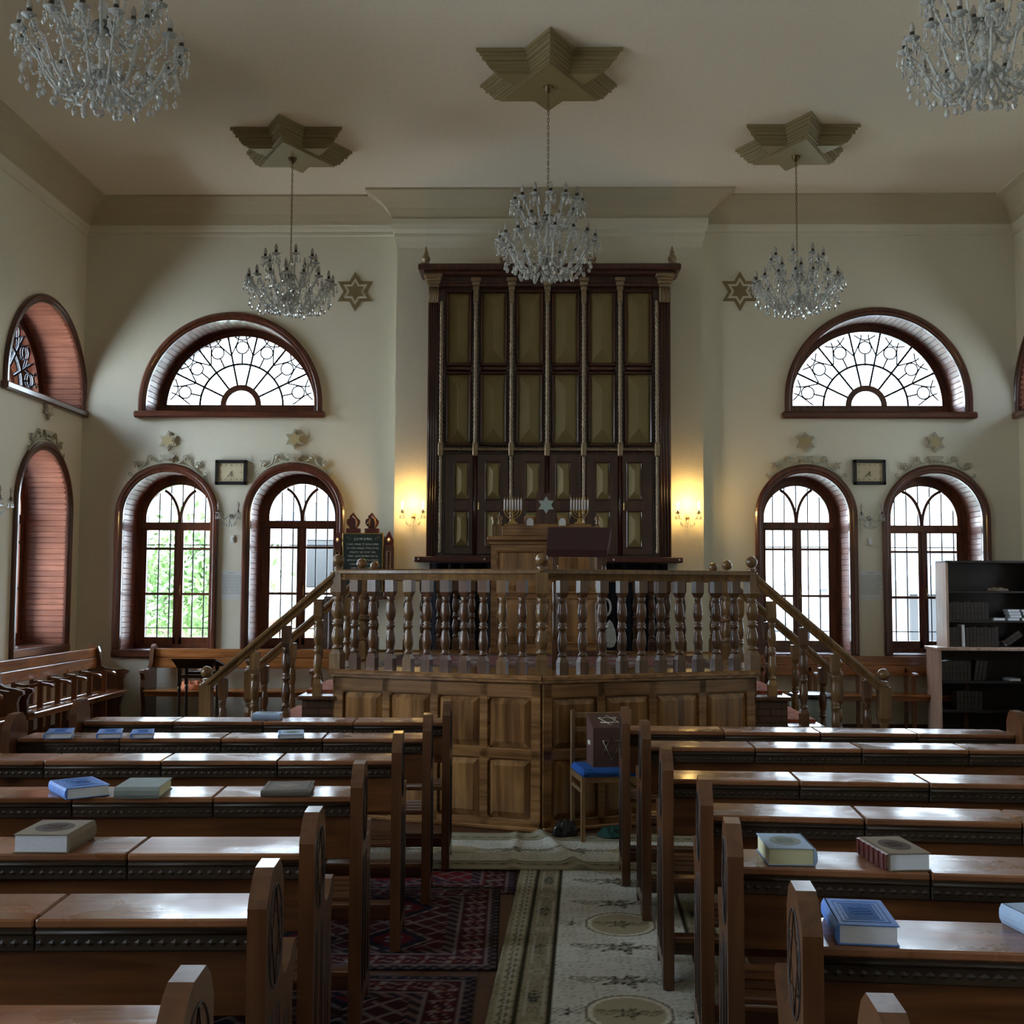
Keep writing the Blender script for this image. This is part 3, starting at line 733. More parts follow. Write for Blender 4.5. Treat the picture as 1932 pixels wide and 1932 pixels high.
for x, z, w_ in ((-3.47, 2.17, 'left'), (3.79, 2.17, 'right')):
    r = empty('light_switch', (x, YB, z)); MB().bbox(x-.022, x+.022, 12.985, YB, z-.045, z+.045, .004).build('plate', M_paper, r)
    MB().bbox(x-.010, x+.010, 12.978, 12.986, z-.02, z+.02, .002).build('rocker', M_white, r)
    tag(r, 'small white switch plate under the %s unlit sconce' % w_, 'switch', 'wall switches')
for x, z, lab in ((-1.91, 3.475, 'small round plaster cap on the wall left of the ark'), (2.19, 3.40, 'small round plaster cap on the wall right of the ark')):
    tag(MB().lathe([(.03, -.012), (.028, -.016), (.001, -.018)], 14, mat=Matrix.Translation((x, YB+.012, z)) @ Matrix.Rotation(-pi/2, 4, 'X') @ Matrix.Scale(-1, 4, (0, 0, 1))).build('plaster_disc', M_wall), lab, 'wall cap')

# ------------------------------------------------------------------ the ark
AY = 12.45
def hip(m, x0, x1, z0, z1, y, d):
    w = (x1-x0)/2; cx = (x0+x1)/2; e = .008
    vs = [(x0, y, z0), (x1, y, z0), (x1, y, z1), (x0, y, z1), (cx, y-d, z0+w*1.25), (cx, y-d, z1-w*1.25)]
    m.add(vs, [(0, 1, 4), (1, 2, 5, 4), (2, 3, 5), (3, 0, 4, 5)])
def frame_ring(m, x0, x1, z0, z1, y0, y1, w):
    for a in ((x0-w, x1+w, z1, z1+w), (x0-w, x1+w, z0-w, z0), (x0-w, x0, z0, z1), (x1, x1+w, z0, z1)): m.bbox(a[0], a[1], y0, y1, a[2], a[3], w*.35)
ark = empty('torah_ark', (.14, 12.6, 1.9))
tag(ark, 'tall dark mahogany wall ark with rows of gold panels and twisted columns', 'ark')
bd = MB().box(-1.19, 1.48, AY+.06, 12.78, 1.95, 5.10); bd.build('cabinet_body', M_ark, ark)
cn = MB(); cn.bbox(-1.30, 1.59, AY-.13, 12.78, 5.12, 5.19, .012).bbox(-1.25, 1.54, AY-.08, 12.78, 5.08, 5.125, .01)
cn.bbox(-1.19, 1.48, AY, 12.78, 4.96, 5.09, .008).bbox(-1.19, 1.48, AY-.02, 12.78, 5.0, 5.03, .008).build('cornice', M_ark, ark)
for x0, x1 in ((-1.195, -1.075), (1.355, 1.485)):
    p = MB().box(x0, x1, AY+.01, 12.78, 1.95, 4.98)
    for q in range(4): xx = x0+.018+q*(x1-x0-.036)/3; p.tube([(xx, AY+.008, 1.96), (xx, AY+.008, 4.78)], .010, 6)
    p.build('corner_pilaster', M_ark, ark)
    c = MB(); xm = (x0+x1)/2; c.bbox(xm-.055, xm+.055, AY-.03, AY+.05, 4.78, 4.95, .01)
    for q, (w, z) in enumerate(((.06, 4.95), (.075, 4.985), (.085, 5.02), (.10, 5.055))): c.bbox(xm-w, xm+w, AY-.03-.02*q, AY+.06, z, z+.037, .006)
    for q in range(5): c.tube([(xm-.044+q*.022, AY-.034, 4.79), (xm-.044+q*.022, AY-.034, 4.94)], .007, 5)
    c.build('capital', M_cap, ark)
cols = [-1.045, -.665, -.268, .128, .53, .93, 1.335]
def rope(m, p0, p1, r, pitch=.06, n=8, amp=.22):
    p0, p1 = Vector(p0), Vector(p1); L = (p1-p0).length; k = int(L/.011); d = (p1-p0)/L
    u = Vector((0, 1, 0)); w = d.cross(u).normalized(); vs = []; fs = []
    for i in range(k+1):
        t = L*i/k
        for q in range(n):
            a = 2*pi*q/n; rr = r*(1+amp*cos(2*a+2*pi*t/pitch)); vs.append(p0+d*t+u*rr*cos(a)+w*rr*sin(a))
    for i in range(k):
        for q in range(n): fs.append((i*n+q, i*n+(q+1) % n, (i+1)*n+(q+1) % n, (i+1)*n+q))
    m.add(vs, fs, True)
for i, x in enumerate(cols):
    m = MB(); rope(m, (x, AY+.01, 3.20), (x, AY+.01, 4.80), .021, .05); m.build('twisted_column', M_rope, ark, label=None)
    if i not in (0, 6):
        c = MB().bbox(x-.026, x+.026, AY-.02, AY+.05, 4.79, 4.92, .005)
        for q, w in enumerate((.034, .044, .056)): c.bbox(x-w, x+w, AY-.02-.012*q, AY+.06, 4.92+.048*q, 4.965+.048*q, .006)
        c.build('capital', M_cap, ark)
    MB().bbox(x-.027, x+.027, AY-.022, AY+.05, 3.07, 3.215, .008).build('column_base', M_cap, ark)
    if i in (0, 2, 4, 6):
        m = MB(); rope(m, (x, AY+.015, 2.01), (x, AY+.015, 3.07), .018, .045); m.build('lower_twisted_column', M_rope, ark)
    else: MB().tube([(x, AY+.04, 1.98), (x, AY+.04, 3.07)], .018, 8).build('door_stop', M_ark, ark)
for a, b_ in zip(cols[:-1], cols[1:]):
    c = (a+b_)/2; hw = (b_-a)/2-.055
    m = MB(); rope(m, (a+.03, AY+.01, 3.145), (b_-.03, AY+.01, 3.145), .020, .05); m.build('rope_moulding', M_rope, ark)
    for z0, z1 in ((4.11, 4.90), (3.22, 3.985)):
        fr = MB(); frame_ring(fr, c-hw+.02, c+hw-.02, z0, z1, AY+.018, AY+.065, .034); fo = fr.build('panel_frame', M_ark, ark)
        g = MB(); hip(g, c-hw+.015, c+hw-.015, z0-.005, z1+.005, AY+.058, .045); g.build('gold_panel', M_gold, fo)
    hb = MB().tube([(a+.06, AY+.035, 4.048), (b_-.06, AY+.035, 4.048)], .026, 8); hb.build('cross_bar', M_ark, ark)
dc = [-.815, -.468, -.03, .305, .735, 1.085]; edges = [-1.02, -.665, -.27, .128, .53, .93, 1.31]
for i, c in enumerate(dc):
    d = MB(); d.bbox(edges[i]+.022, edges[i+1]-.022, AY+.03, AY+.065, 1.99, 3.10, .006); do = d.build('door', M_ark, ark)
    for z0, z1 in ((2.60, 3.0), (2.08, 2.46)):
        fr = MB(); frame_ring(fr, c-.072, c+.072, z0, z1, AY+.012, AY+.04, .014); fr.build('panel_moulding', M_ark, do)
        g = MB(); hip(g, c-.074, c+.074, z0-.003, z1+.003, AY+.029, .032); g.build('gold_panel', M_gold, do)
    if i in (1, 3, 5): MB().bbox(edges[i]+.035, edges[i]+.047, AY+.01, AY+.03, 2.48, 2.56, .003).build('lock_plate', M_brass, do)
sh = MB().bbox(-1.32, 1.60, AY-.09, 12.78, 1.905, 1.965, .008); so = sh.build('bottom_shelf', M_mar, ark)
for x in (-1.27, -.55, .85, 1.56): MB().lathe([(.012, 0), (.010, .005)], 8, mat=Matrix.Translation((x, AY-.089, 1.935)) @ Matrix.Rotation(pi/2, 4, 'X')).build('screw_cap', M_silver, so)
for x in (-1.225, -.36, .62, 1.505):
    z = 5.19; f = MB().bbox(x-.05, x+.05, AY-.06, AY+.04, z, z+.03, .008)
    f.lathe([(.035, z+.03), (.022, z+.045), (.045, z+.06), (.05, z+.085), (.03, z+.12), (.022, z+.15), (.028, z+.158), (.014, z+.175), (.012, z+.20), (.002, z+.225)], 10, (x, AY-.01)); f.build('finial', M_cap, ark)
# velvet curtain in the niche under the ark
for x0, x1, w_ in ((-1.17, -.45, 'left of the lectern'), (-.42, .62, 'behind the lectern'), (.65, 1.46, 'right of the lectern')):
    r = empty('velvet_curtain', ((x0+x1)/2, 12.6, .3)); m = MB(); n = int((x1-x0)*60); pts = []
    for i in range(n+1):
        x = x0+(x1-x0)*i/n; pts.append((x, 12.62+.022*sin(x*42)+.01*sin(x*17)))
    vs = [(x, y, .3) for x, y in pts]+[(x, y, 1.9) for x, y in pts]+[(x, y+.012, .3) for x, y in pts]+[(x, y+.012, 1.9) for x, y in pts]; k = n+1
    m.add(vs, [(i, i+1, i+1+k, i+k) for i in range(n)]+[(2*k+i, 2*k+i+k, 2*k+i+1+k, 2*k+i+1) for i in range(n)]+[(i, 2*k+i, 2*k+i+1, i+1) for i in range(n)], True)
    m.build('drape', M_curt, r)
    tag(r, 'black velvet curtain under the ark, '+w_, 'curtain', 'black curtains in the niche')
    if x0 < -1:
        e = MB().bbox(-.90, -.83, 12.575, 12.588, 1.27, 1.50, .01)
        e.tube([(-.80+.055*cos(t), 12.58, 1.38+.10*sin(t)) for t in [2*pi*q/20 for q in range(20)]], .014, 6, closed=True)
        e.bbox(-.88, -.80, 12.575, 12.588, .95, 1.14, .02); e.build('embroidery', M_emb, r)
    if x0 > .6:
        e = MB().tube([(.78+.05*cos(t), 12.58, 1.42+.09*sin(t)) for t in [2*pi*q/20 for q in range(20)]], .014, 6, closed=True)
        e.lathe([(.001, -.15), (.05, -.13), (.075, -.06), (.06, .05), (.03, .13), (.001, .16)], 14, mat=Matrix.Translation((.82, 12.585, 1.12)) @ Matrix.Scale(.12, 4, (0, 1, 0)))
        for q in range(10): e.sphere((.82+.055*cos(q*.63), 12.578, 1.10+.11*sin(q*.63)), .012, 6, 4)
        e.build('embroidery', M_emb, r)
# ------------------------------------------------------------------ reading platform (bimah)
DZ = 1.045
plat = empty('reading_platform', (.05, 9.2, 0))
tag(plat, 'raised walnut reading platform with turned balustrade and panelled pointed front', 'platform')
V0, VL, VR, BL_, BR_ = (.047, 7.776), (-1.44, 8.29), (1.60, 8.43), (-1.52, 10.75), (1.68, 10.75)
ML, MR = (-1.465, 9.58), (1.635, 9.72)
ring = [V0, VR, MR, BR_, BL_, ML, VL]
MB().prism(ring, DZ-.09, DZ-.015, 'xy').build('deck', M_bimx, plat)
bas = [(x, y) for x, y in ring]
def inset(P, d):
    c = (.05, 9.3); return [(x+(c[0]-x)*d, y+(c[1]-y)*d) for x, y in P]
MB().prism(inset(ring, .05), 0, DZ-.09, 'xy').build('core', M_line, plat)
def face(p0, p1, cols_, name='panelled_face'):
    # wall of raised panels from p0 to p1 (outside is to the right-hand side of travel = -normal local y)
    p0, p1 = Vector((*p0, 0)), Vector((*p1, 0)); L = (p1-p0).length; a = math.atan2(p1.y-p0.y, p1.x-p0.x)
    fr = MB(); fr.box(0, L, 0, .03, 0, DZ-.09)
    mx = .035; st = .062; w = (L-2*mx-st*(cols_-1)*1.0-.07)/cols_
    fr.bbox(0, L, -.022, 0, DZ-.155, DZ-.06, .005).bbox(0, L, -.022, 0, .02, .075, .005)
    rows = [(.075, .475), (.545, DZ-.155)]
    fr.bbox(0, L, -.022, 0, .475, .545, .006)
    xs = [mx+.035+i*(w+st) for i in range(cols_)]
    fr.bbox(0, xs[0], -.022, 0, .02, DZ-.06, .005)
    for i in range(cols_): fr.bbox(xs[i]+w, (xs[i+1] if i < cols_-1 else L), -.022, 0, .02, DZ-.06, .005)
    # rounded corners of every field
    for x in xs:
        for z0, z1 in rows:
            for cx, cz, sx_, sz in ((x, z0, 1, 1), (x+w, z0, -1, 1), (x, z1, 1, -1), (x+w, z1, -1, -1)):
                r = .03; poly = [(cx, cz)]+[(cx+sx_*r*(1-sin(t)), cz+sz*r*(1-cos(t))) for t in [pi/2*q/5 for q in range(6)]]
                fr.prism(poly if sx_*sz > 0 else poly[::-1], -.022, 0, 'xz')
    fr.bbox(0, L, -.05, 0, 0, .03, .008)
    fo = fr.build(name, M_bimx, plat, origin=(0, 0, 0)); fo.location = (p0.x-plat.location.x, p0.y-plat.location.y, 0); fo.rotation_euler = (0, 0, a)
    for x in xs:
        for z0, z1 in rows:
            g = .008; b = .038; q = MB(); X0, X1, Z0, Z1 = x+g, x+w-g, z0+g, z1-g
            vs = [(X0, 0, Z0), (X1, 0, Z0), (X1, 0, Z1), (X0, 0, Z1)]+[(X0, -.004, Z0), (X1, -.004, Z0), (X1, -.004, Z1), (X0, -.004, Z1)]
            vs += [(X0+b, -.024, Z0+b), (X1-b, -.024, Z0+b), (X1-b, -.024, Z1-b), (X0+b, -.024, Z1-b)]
            fs = [(i, (i+1) % 4, (i+1) % 4+4, i+4) for i in range(4)]+[(i+4, (i+1) % 4+4, (i+1) % 4+8, i+8) for i in range(4)]+[(8, 9, 10, 11)]
            q.add(vs, fs); po = q.build('raised_panel', M_bimz, fo, origin=((X0+X1)/2, 0, (Z0+Z1)/2)); po.location = ((X0+X1)/2, 0, (Z0+Z1)/2)
face(VL, V0, 4); face(V0, VR, 4); face(VR, MR, 3, 'side_face'); face(ML, VL, 3, 'side_face'); face(MR, BR_, 2, 'side_face'); face(BL_, ML, 2, 'side_face')
LEDGE = [(-.055, -.05), (.05, -.05), (.05, -.035), (.062, -.03), (.062, -.012), (.05, 0), (-.055, 0)]
def run(p0, p1, z, prof, name, mat):
    d_ = (Vector(p1)-Vector(p0)).normalized()*.018; p0 = Vector(p0)-d_; p1 = Vector(p1)+d_
    MB().beam((p0[0], p0[1], z), (p1[0], p1[1], z), prof).build(name, mat, plat)
for a, b_ in ((VL, V0), (V0, VR), (VR, MR), (MR, BR_), (BR_, BL_), (BL_, ML), (ML, VL)): run(a, b_, DZ, LEDGE, 'ledge_moulding', M_bimx)
RAIL = [(-.034, -.078), (.034, -.078), (.038, -.058), (.030, -.052), (.034, -.036), (.046, -.030), (.046, -.010), (.032, 0), (-.032, 0), (-.046, -.010), (-.046, -.030), (-.034, -.036), (-.030, -.052), (-.038, -.058)]
BAL = [(.020, .0), (.031, .012), (.031, .022), (.021, .030), (.026, .05), (.034, .10), (.033, .13), (.024, .185), (.019, .205), (.028, .212), (.033, .222), (.028, .232), (.020, .238), (.033, .248), (.020, .258), (.024, .27), (.033, .31), (.035, .345), (.028, .40), (.020, .425), (.029, .432), (.021, .442), (.030, .452), (.020, .462)]
def chisel(m, x, y, z0, z1, w, a, up):   # square block whose inner end is cut to a point
    c, s = cos(a), sin(a); P = lambda u, v, z: (x+u*c-v*s, y+u*s+v*c, z)
    zz = z1 if up else z0; zt = zz-.035 if up else zz+.035
    lo, hi = (z0, zt) if up else (zt, z1)
    vs = [P(u, v, z) for z in (lo, hi) for u, v in ((-w, -w), (w, -w), (w, w), (-w, w))]
    m.add(vs, [(3, 2, 1, 0), (4, 5, 6, 7)]+[(i, (i+1) % 4, (i+1) % 4+4, i+4) for i in range(4)])
    e = w*.62; zb = hi if up else lo
    vs = [P(u, v, zb) for u, v in ((-w, -w), (w, -w), (w, w), (-w, w))]+[P(u, v, zz) for u, v in ((-e, -e), (e, -e), (e, e), (-e, e))]
    m.add(vs, [(i, (i+1) % 4, (i+1) % 4+4, i+4) for i in range(4)]+[(4, 5, 6, 7)])
def baluster_mb(h, s=1.0, top=.12, bot=.12):
    m = MB(); chisel(m, 0, 0, 0, bot, .033*s, 0, True); chisel(m, 0, 0, h-top, h, .033*s, 0, False)
    k = (h-top-bot+.01)/.462; m.lathe([(r*s, bot-.005+z*k) for r, z in BAL], 12); return m
BALO = {}
def baluster(x, y, z, h, a, mat, s=1.0, top=.12, bot=.12):
    key = (round(h, 3), mat.name, s)
    if key in BALO: o = BALO[key].copy(); col.objects.link(o)
    else: o = BALO[key] = baluster_mb(h, s, top, bot).build('baluster', mat, plat, origin=(0, 0, 0))
    o.parent = plat; o.location = Vector((x, y, z))-plat.location; o.rotation_euler = (0, 0, a)
def newel(x, y, z0, zball, a, blocks, mat=M_balh, w=.043):
    m = MB(); rb = .044; prev = z0
    chisel(m, x, y, z0, blocks[0], w, a, True)
    H = blocks[1]-blocks[0]; k = (H+.01)/.462; m.lathe([(r*1.28, blocks[0]-.005+z*k) for r, z in BAL], 14, (x, y))
    zc = zball-rb
    chisel(m, x, y, blocks[1], zc-rb-.045, w, a, False)
    zt = zc-rb-.045; m.lathe([(w*.95, zt), (.044, zt+.012), (.025, zt+.022), (.036, zt+.035), (.024, zt+.042)], 14, (x, y))
    m.sphere((x, y, zc), rb, 14, 10); return m.build('newel_post', mat, plat)
ZR = 1.765
for (x, y), a in ((V0, .0), (VL, -.33), (VR, .40), (ML, 0), (MR, 0), (BL_, 0), (BR_, 0)): newel(x, y+.04, DZ, 1.875, a, (DZ+.14, ZR-.20))
def rail_run(p0, p1, n, mats, rail=True, g0=0, g1=0):
    p0, p1 = Vector((*p0, 0)), Vector((*p1, 0)); a = math.atan2(p1.y-p0.y, p1.x-p0.x)
    if rail: MB().beam((p0.x, p0.y, ZR), (p1.x, p1.y, ZR), RAIL).build('handrail', M_balh, plat)
    for i in range(n):
        t = (i+1)/(n+1); q = p0.lerp(p1, t); baluster(q.x, q.y, DZ-.002, ZR-.075-DZ, a, mats[i % len(mats)])
def sh(p, d=.04): return (p[0], p[1]+d)
rail_run(sh(VL), sh(V0), 10, [M_bald, M_bald, M_bald, M_balh, M_bald]); rail_run(sh(V0), sh(VR), 10, [M_bald])
rail_run(sh(ML), sh(BL_), 6, [M_bald]); rail_run(sh(MR), sh(BR_), 6, [M_bald])
rail_run(sh(BL_), (-.44, 10.79), 6, [M_bald]); rail_run((.66, 10.79), sh(BR_), 6, [M_bald])
# stairs on both sides
TR = [.85, .64, .43, .215]; RUN = .245
for sg, A, B, lab in ((-1, VL, ML, 'left'), (1, VR, MR, 'right')):
    x0 = A[0]; yf, yb = A[1]+.0, B[1]+.06
    for i, z in enumerate(TR):
        a, b_ = sorted((x0+sg*i*RUN, x0+sg*((i+1)*RUN))); t0, t1 = sorted((x0+sg*i*RUN, x0+sg*((i+1)*RUN+.03)))
        MB().box(a, b_, yf, yb, 0, z-.03).build('stair_side', M_block, plat)
        MB().bbox(t0, t1, yf-.04, yb+.04, z-.03, z, .008).build('stair_tread', M_bald, plat)
    xe = x0+sg*.955; zl = .945
    for y, (nx, ny), w_ in ((A[1]+.04, A, 'front'), (B[1]+.04, B, 'back')):
        newel(xe, y, 0, 1.055, 0, (.30, .66))
        MB().beam((x0+sg*.03, y, ZR-.02), (xe-sg*.0, y, zl), [(a, b_*1.1) for a, b_ in RAIL]).build('stair_handrail', M_balh, plat)
        for i in range(4):
            t = (i+.62)/4.15; xx = x0+sg*.955*t; zt = ZR-.02+(zl-ZR+.02)*t-.08
            k = min(3, int(abs(xx-x0)/RUN)); baluster(xx, y, TR[k], zt-TR[k], 0, M_bald if i % 2 else M_balh, .95, .16, .12)
    # runner laid over the treads
    rn = MB(); y0, y1 = yf+.22, yb-.22
    for i, z in enumerate(TR):
        a, b_ = sorted((x0+sg*i*RUN, x0+sg*((i+1)*RUN+.012)))
        rn.box(a, b_, y0, y1, z+.0, z+.022)
    r = tag(rn.build('stair_runner', M_clothr), 'red and yellow patterned runner folded over the %s stair treads' % lab, 'carpet', 'stair runners')
# ------------------------------------------------------------------ woven rugs
def rug(name, x0, x1, y0, y1, fn, lab, grp=None, rz=0, z=.0, cell=.012, th=.004, wave=None, orig=None):
    nx, ny = int((x1-x0)/cell), int((y1-y0)/cell)
    X, Y = np.meshgrid(np.linspace(x0, x1, nx+1), np.linspace(y0, y1, ny+1)); C = fn(X, Y)
    Z = np.full_like(X, z+th)
    if wave is not None: Z = Z+wave(X, Y)
    cx, cy = orig or ((x0+x1)/2, (y0+y1)/2)
    V = np.stack([X-cx, Y-cy, Z-z], -1).reshape(-1, 3)
    i = np.arange((nx+1)*(ny+1)).reshape(ny+1, nx+1)
    F = np.stack([i[:-1, :-1], i[:-1, 1:], i[1:, 1:], i[1:, :-1]], -1).reshape(-1, 4)
    bd_ = list(i[0, :])+list(i[1:, -1])+list(i[-1, :-1][::-1])+list(i[1:-1, 0][::-1]); nb = len(bd_); base = len(V)
    Vb = V[bd_].copy(); Vb[:, 2] = 0; V = np.concatenate([V, Vb])
    me = bpy.data.meshes.new(name); fs = [tuple(int(q) for q in f) for f in F]
    fs += [(int(bd_[(k+1) % nb]), int(bd_[k]), base+k, base+(k+1) % nb) for k in range(nb)]
    me.from_pydata([tuple(float(q) for q in p) for p in V], [], fs)
    at = me.color_attributes.new('weave', 'FLOAT_COLOR', 'POINT')
    cc = np.ones((len(V), 4), dtype=np.float32); cc[:base, :3] = C.reshape(-1, 3); cc[base:, :3] = C.reshape(-1, 3)[bd_]*.8
    at.data.foreach_set('color', cc.ravel()); me.materials.append(M_rug); me.polygons.foreach_set('use_smooth', [True]*len(fs)); me.update()
    o = bpy.data.objects.new(name, me); col.objects.link(o); o.location = (cx, cy, z); o.rotation_euler = (0, 0, rz)
    tag(o, lab, 'carpet', grp); WP[o.name] = Vector((cx, cy, z)); return o
rng = np.random.default_rng(3)
def mixc(C, mask, c, k=1.0): C[mask] = C[mask]*(1-k)+np.array(c)*k
def fleck(X, Y, s):
    return (np.sin(X*91*s+3*np.sin(Y*37*s))*np.sin(Y*83*s+2.5*np.sin(X*53*s)))+.6*np.sin(X*211*s+Y*157*s+4*np.sin(Y*71*s))
def floral(C, X, Y, cx, cy, w, h, dark=(.05, .045, .03), mid=(.17, .14, .085)):
    u, v = (X-cx)/w, (Y-cy)/h; r = np.sqrt(u*u+v*v); th = np.arctan2(v, u)
    pet = r < .42+.16*np.cos(5*th)+.08*np.cos(11*th+2); ins = (np.sin(r*19+3*np.cos(5*th)) > .1)
    mixc(C, pet & ins, dark); mixc(C, pet & ~ins, mid, .6)
    for sg in (-1, 1):
        for k in range(3):
            ax, ay = sg*(.55+.22*k), .15-.22*(k % 2); rr = np.sqrt((u-ax)**2+(v-ay)**2*1.4); mixc(C, np.abs(rr-.17) < .04, mid, .8); mixc(C, rr < .075, dark, .8)
def beige(X, Y, hw, cx, L0, medx, per, along='y'):
    A, B = (X, Y) if along == 'y' else (Y, X); d = hw-np.abs(A-cx)
    C = np.zeros(X.shape+(3,)); C[:] = (.54, .53, .455)
    n = fleck(X, Y, 1.0); mixc(C, n > .55, (.34, .33, .27), .65); mixc(C, n < -1.0, (.66, .65, .57), .6); mixc(C, n > 1.2, (.16, .15, .12), .5)
    return C, A, B, d
def runner_fn(X, Y):
    C, A, B, d = beige(X, Y, .545, 0, 0, 0, 1.15)
    bd_ = d < .235; mixc(C, bd_, (.26, .225, .145)); f = fleck(X, Y, 1.4); mixc(C, bd_ & (f > .6), (.15, .13, .08))
    mixc(C, np.abs(d-.235) < .007, (.03, .025, .012)); mixc(C, np.abs(d-.105) < .006, (.03, .025, .012))
    mixc(C, (d > .03) & (d < .085), (.34, .305, .21)); z = np.abs(((B*14) % 1)-.5)*.035
    mixc(C, np.abs(np.abs(d-.058)-z) < .006, (.11, .09, .05)); mixc(C, np.abs(d-.058) < .005, (.33, .31, .24))
    w = .045+.0*B; vine = (B % .60) < .40
    mixc(C, (d > .122) & (d < .222) & vine & (np.abs(np.abs(d-.172)-.035) < .006), (.34, .32, .25))
    q = np.sqrt(((B % .60)-.20)**2/9+(d-.172)**2); mixc(C, (q < .026) & (f > -.3) & vine, (.05, .05, .04))
    cu = np.abs(np.sqrt(((B % .20)-.10)**2+(d-.172)**2)-.03) < .006; mixc(C, cu & ~vine, (.33, .31, .25))
    for k in range(-3, 4):
        cy = .05+1.16*k; u, v = A/.165, (B-cy)/.185; r = np.sqrt(u*u+v*v)
        mixc(C, r < 1, (.36, .31, .20)); mixc(C, np.abs(r-.93) < .05, (.58, .55, .44)); mixc(C, (r < 1.06) & (r > 1.0), (.14, .12, .08))
        floral(C, A, B, 0, cy, .11, .11); floral(C, A, B, 0, cy+.36, .20, .14); floral(C, A, B, 0, cy-.36, .20, .15)
        for sg in (-1, 1): floral(C, A, B, sg*.24, cy, .05, .10, mid=(.25, .23, .18))
    return C
R0 = rug('aisle_runner', -.545, .545, -2.4, 2.6, runner_fn, 'beige runner with oval medallions and brown border down the centre aisle', None, -.045, .008, .010)
R0.location = (.37, 4.55, .009)
def cross_fn(X, Y):
    C, A, B, d = beige(X, Y, .48, 7.17, 0, 0, 1, 'x')
    bd_ = d < .20; mixc(C, bd_, (.29, .26, .17)); mixc(C, (d > .04) & (d < .075), (.34, .32, .25)); mixc(C, np.abs(d-.2) < .007, (.04, .035, .02)); mixc(C, np.abs(((B*11) % 1)-.5)*.03 > np.abs(d-.13), (.10, .09, .06))
    for k in range(-3, 4):
        cy = .62+1.1*k; r = np.sqrt(((B-cy)/.17)**2+((A-7.17)/.12)**2); mixc(C, r < 1, (.38, .33, .22)); mixc(C, np.abs(r-.93) < .05, (.58, .55, .44))
        floral(C, B, A, cy-.35, 7.17, .20, .12); floral(C, B, A, cy+.35, 7.17, .20, .12)
    return C
rug('cross_runner', -2.75, 2.75, 6.70, 7.66, cross_fn, 'beige floral runner lying crosswise before the platform, with a wrinkle', None, 0, .0135, .011, wave=lambda X, Y: .028*np.exp(-((X-.16+.25*(Y-7.17))/.045)**2)+.012*np.exp(-((X+.12)/.03)**2))
def persian(cx, cy, hw, hh, base, dk, seed, red=(.14, .012, .015)):
    def fn(X, Y):
        C = np.zeros(X.shape+(3,)); C[:] = base; d = np.minimum(hw-np.abs(X-cx), hh-np.abs(Y-cy)); f = fleck(X, Y, .9)
        mixc(C, f > .7, dk, .7)
        cr = (.34, .29, .27)
        mixc(C, d < .05, dk); mixc(C, (d < .05) & (np.sin(X*110)*np.sin(Y*110) > .3), (.15, .10, .09))
        b1 = (d > .06) & (d < .18); mixc(C, b1, (.07, .012, .018)); u = (X+Y)*9 % 1; w_ = np.abs(u-.5)
        mixc(C, b1 & (np.abs(np.abs(d-.12)-w_*.09) < .010), cr, .75); mixc(C, b1 & (w_ < .10) & (np.abs(d-.12) < .03), (.16, .03, .02))
        mixc(C, np.abs(d-.055) < .006, (.25, .2, .19)); mixc(C, np.abs(d-.19) < .006, (.25, .2, .19)); b2 = (d > .2) & (d < .25)
        mixc(C, b2, dk); mixc(C, b2 & ((X*13+Y*13) % 1 < .4), (.20, .12, .11))
        inn = d > .26; s = 2.4; U = np.abs(((X-cx)*s) % 1-.5); V = np.abs(((Y-cy)*s*.8) % 1-.5); m_ = U+V
        mixc(C, inn & (m_ < .42), dk); mixc(C, inn & (np.abs(m_-.42) < .02), cr, .8); mixc(C, inn & (m_ < .28), red); mixc(C, inn & (np.abs(m_-.28) < .014), (.02, .03, .08))
        mixc(C, inn & (m_ < .16) & (np.abs(U-V) < .05), cr, .85); mixc(C, inn & (m_ < .06), (.02, .03, .07))
        zz = inn & (m_ > .5) & (np.abs(np.abs(((X-cx)*s*3) % 1-.5)-np.abs(((Y-cy)*s*3) % 1-.5)) < .08); mixc(C, zz, cr, .6)
        return C*.62
    return fn
rug('red_carpet', -2.3, -.10, 6.22, 7.05, persian(-1.2, 6.63, 1.1, .42, (.22, .018, .02), (.04, .02, .045), 1, (.26, .02, .02)), 'bright red carpet showing just before the cross runner', 'red patterned carpets', .0, 0, .013)
rug('red_carpet', -2.4, -.17, 4.98, 6.32, persian(-1.285, 5.65, 1.115, .67, (.075, .012, .016), (.022, .016, .025), 2), 'dark red patterned carpet left of the aisle, middle one', 'red patterned carpets', .02, .0045, .013)
rug('red_carpet', -2.5, -.24, 3.0, 4.92, persian(-1.37, 3.96, 1.13, .96, (.06, .010, .016), (.018, .014, .028), 3, (.18, .012, .012)), 'dark red patterned carpet left of the aisle, nearest the camera', 'red patterned carpets', .0, 0, .013)
rug('deck_carpet', -1.25, 1.45, 8.75, 10.25, persian(.1, 9.5, 1.35, .75, (.30, .06, .055), (.32, .28, .25), 5, (.45, .40, .36)), 'pale red patterned carpet on the floor of the reading platform', None, 0, DZ-.0145, .014)

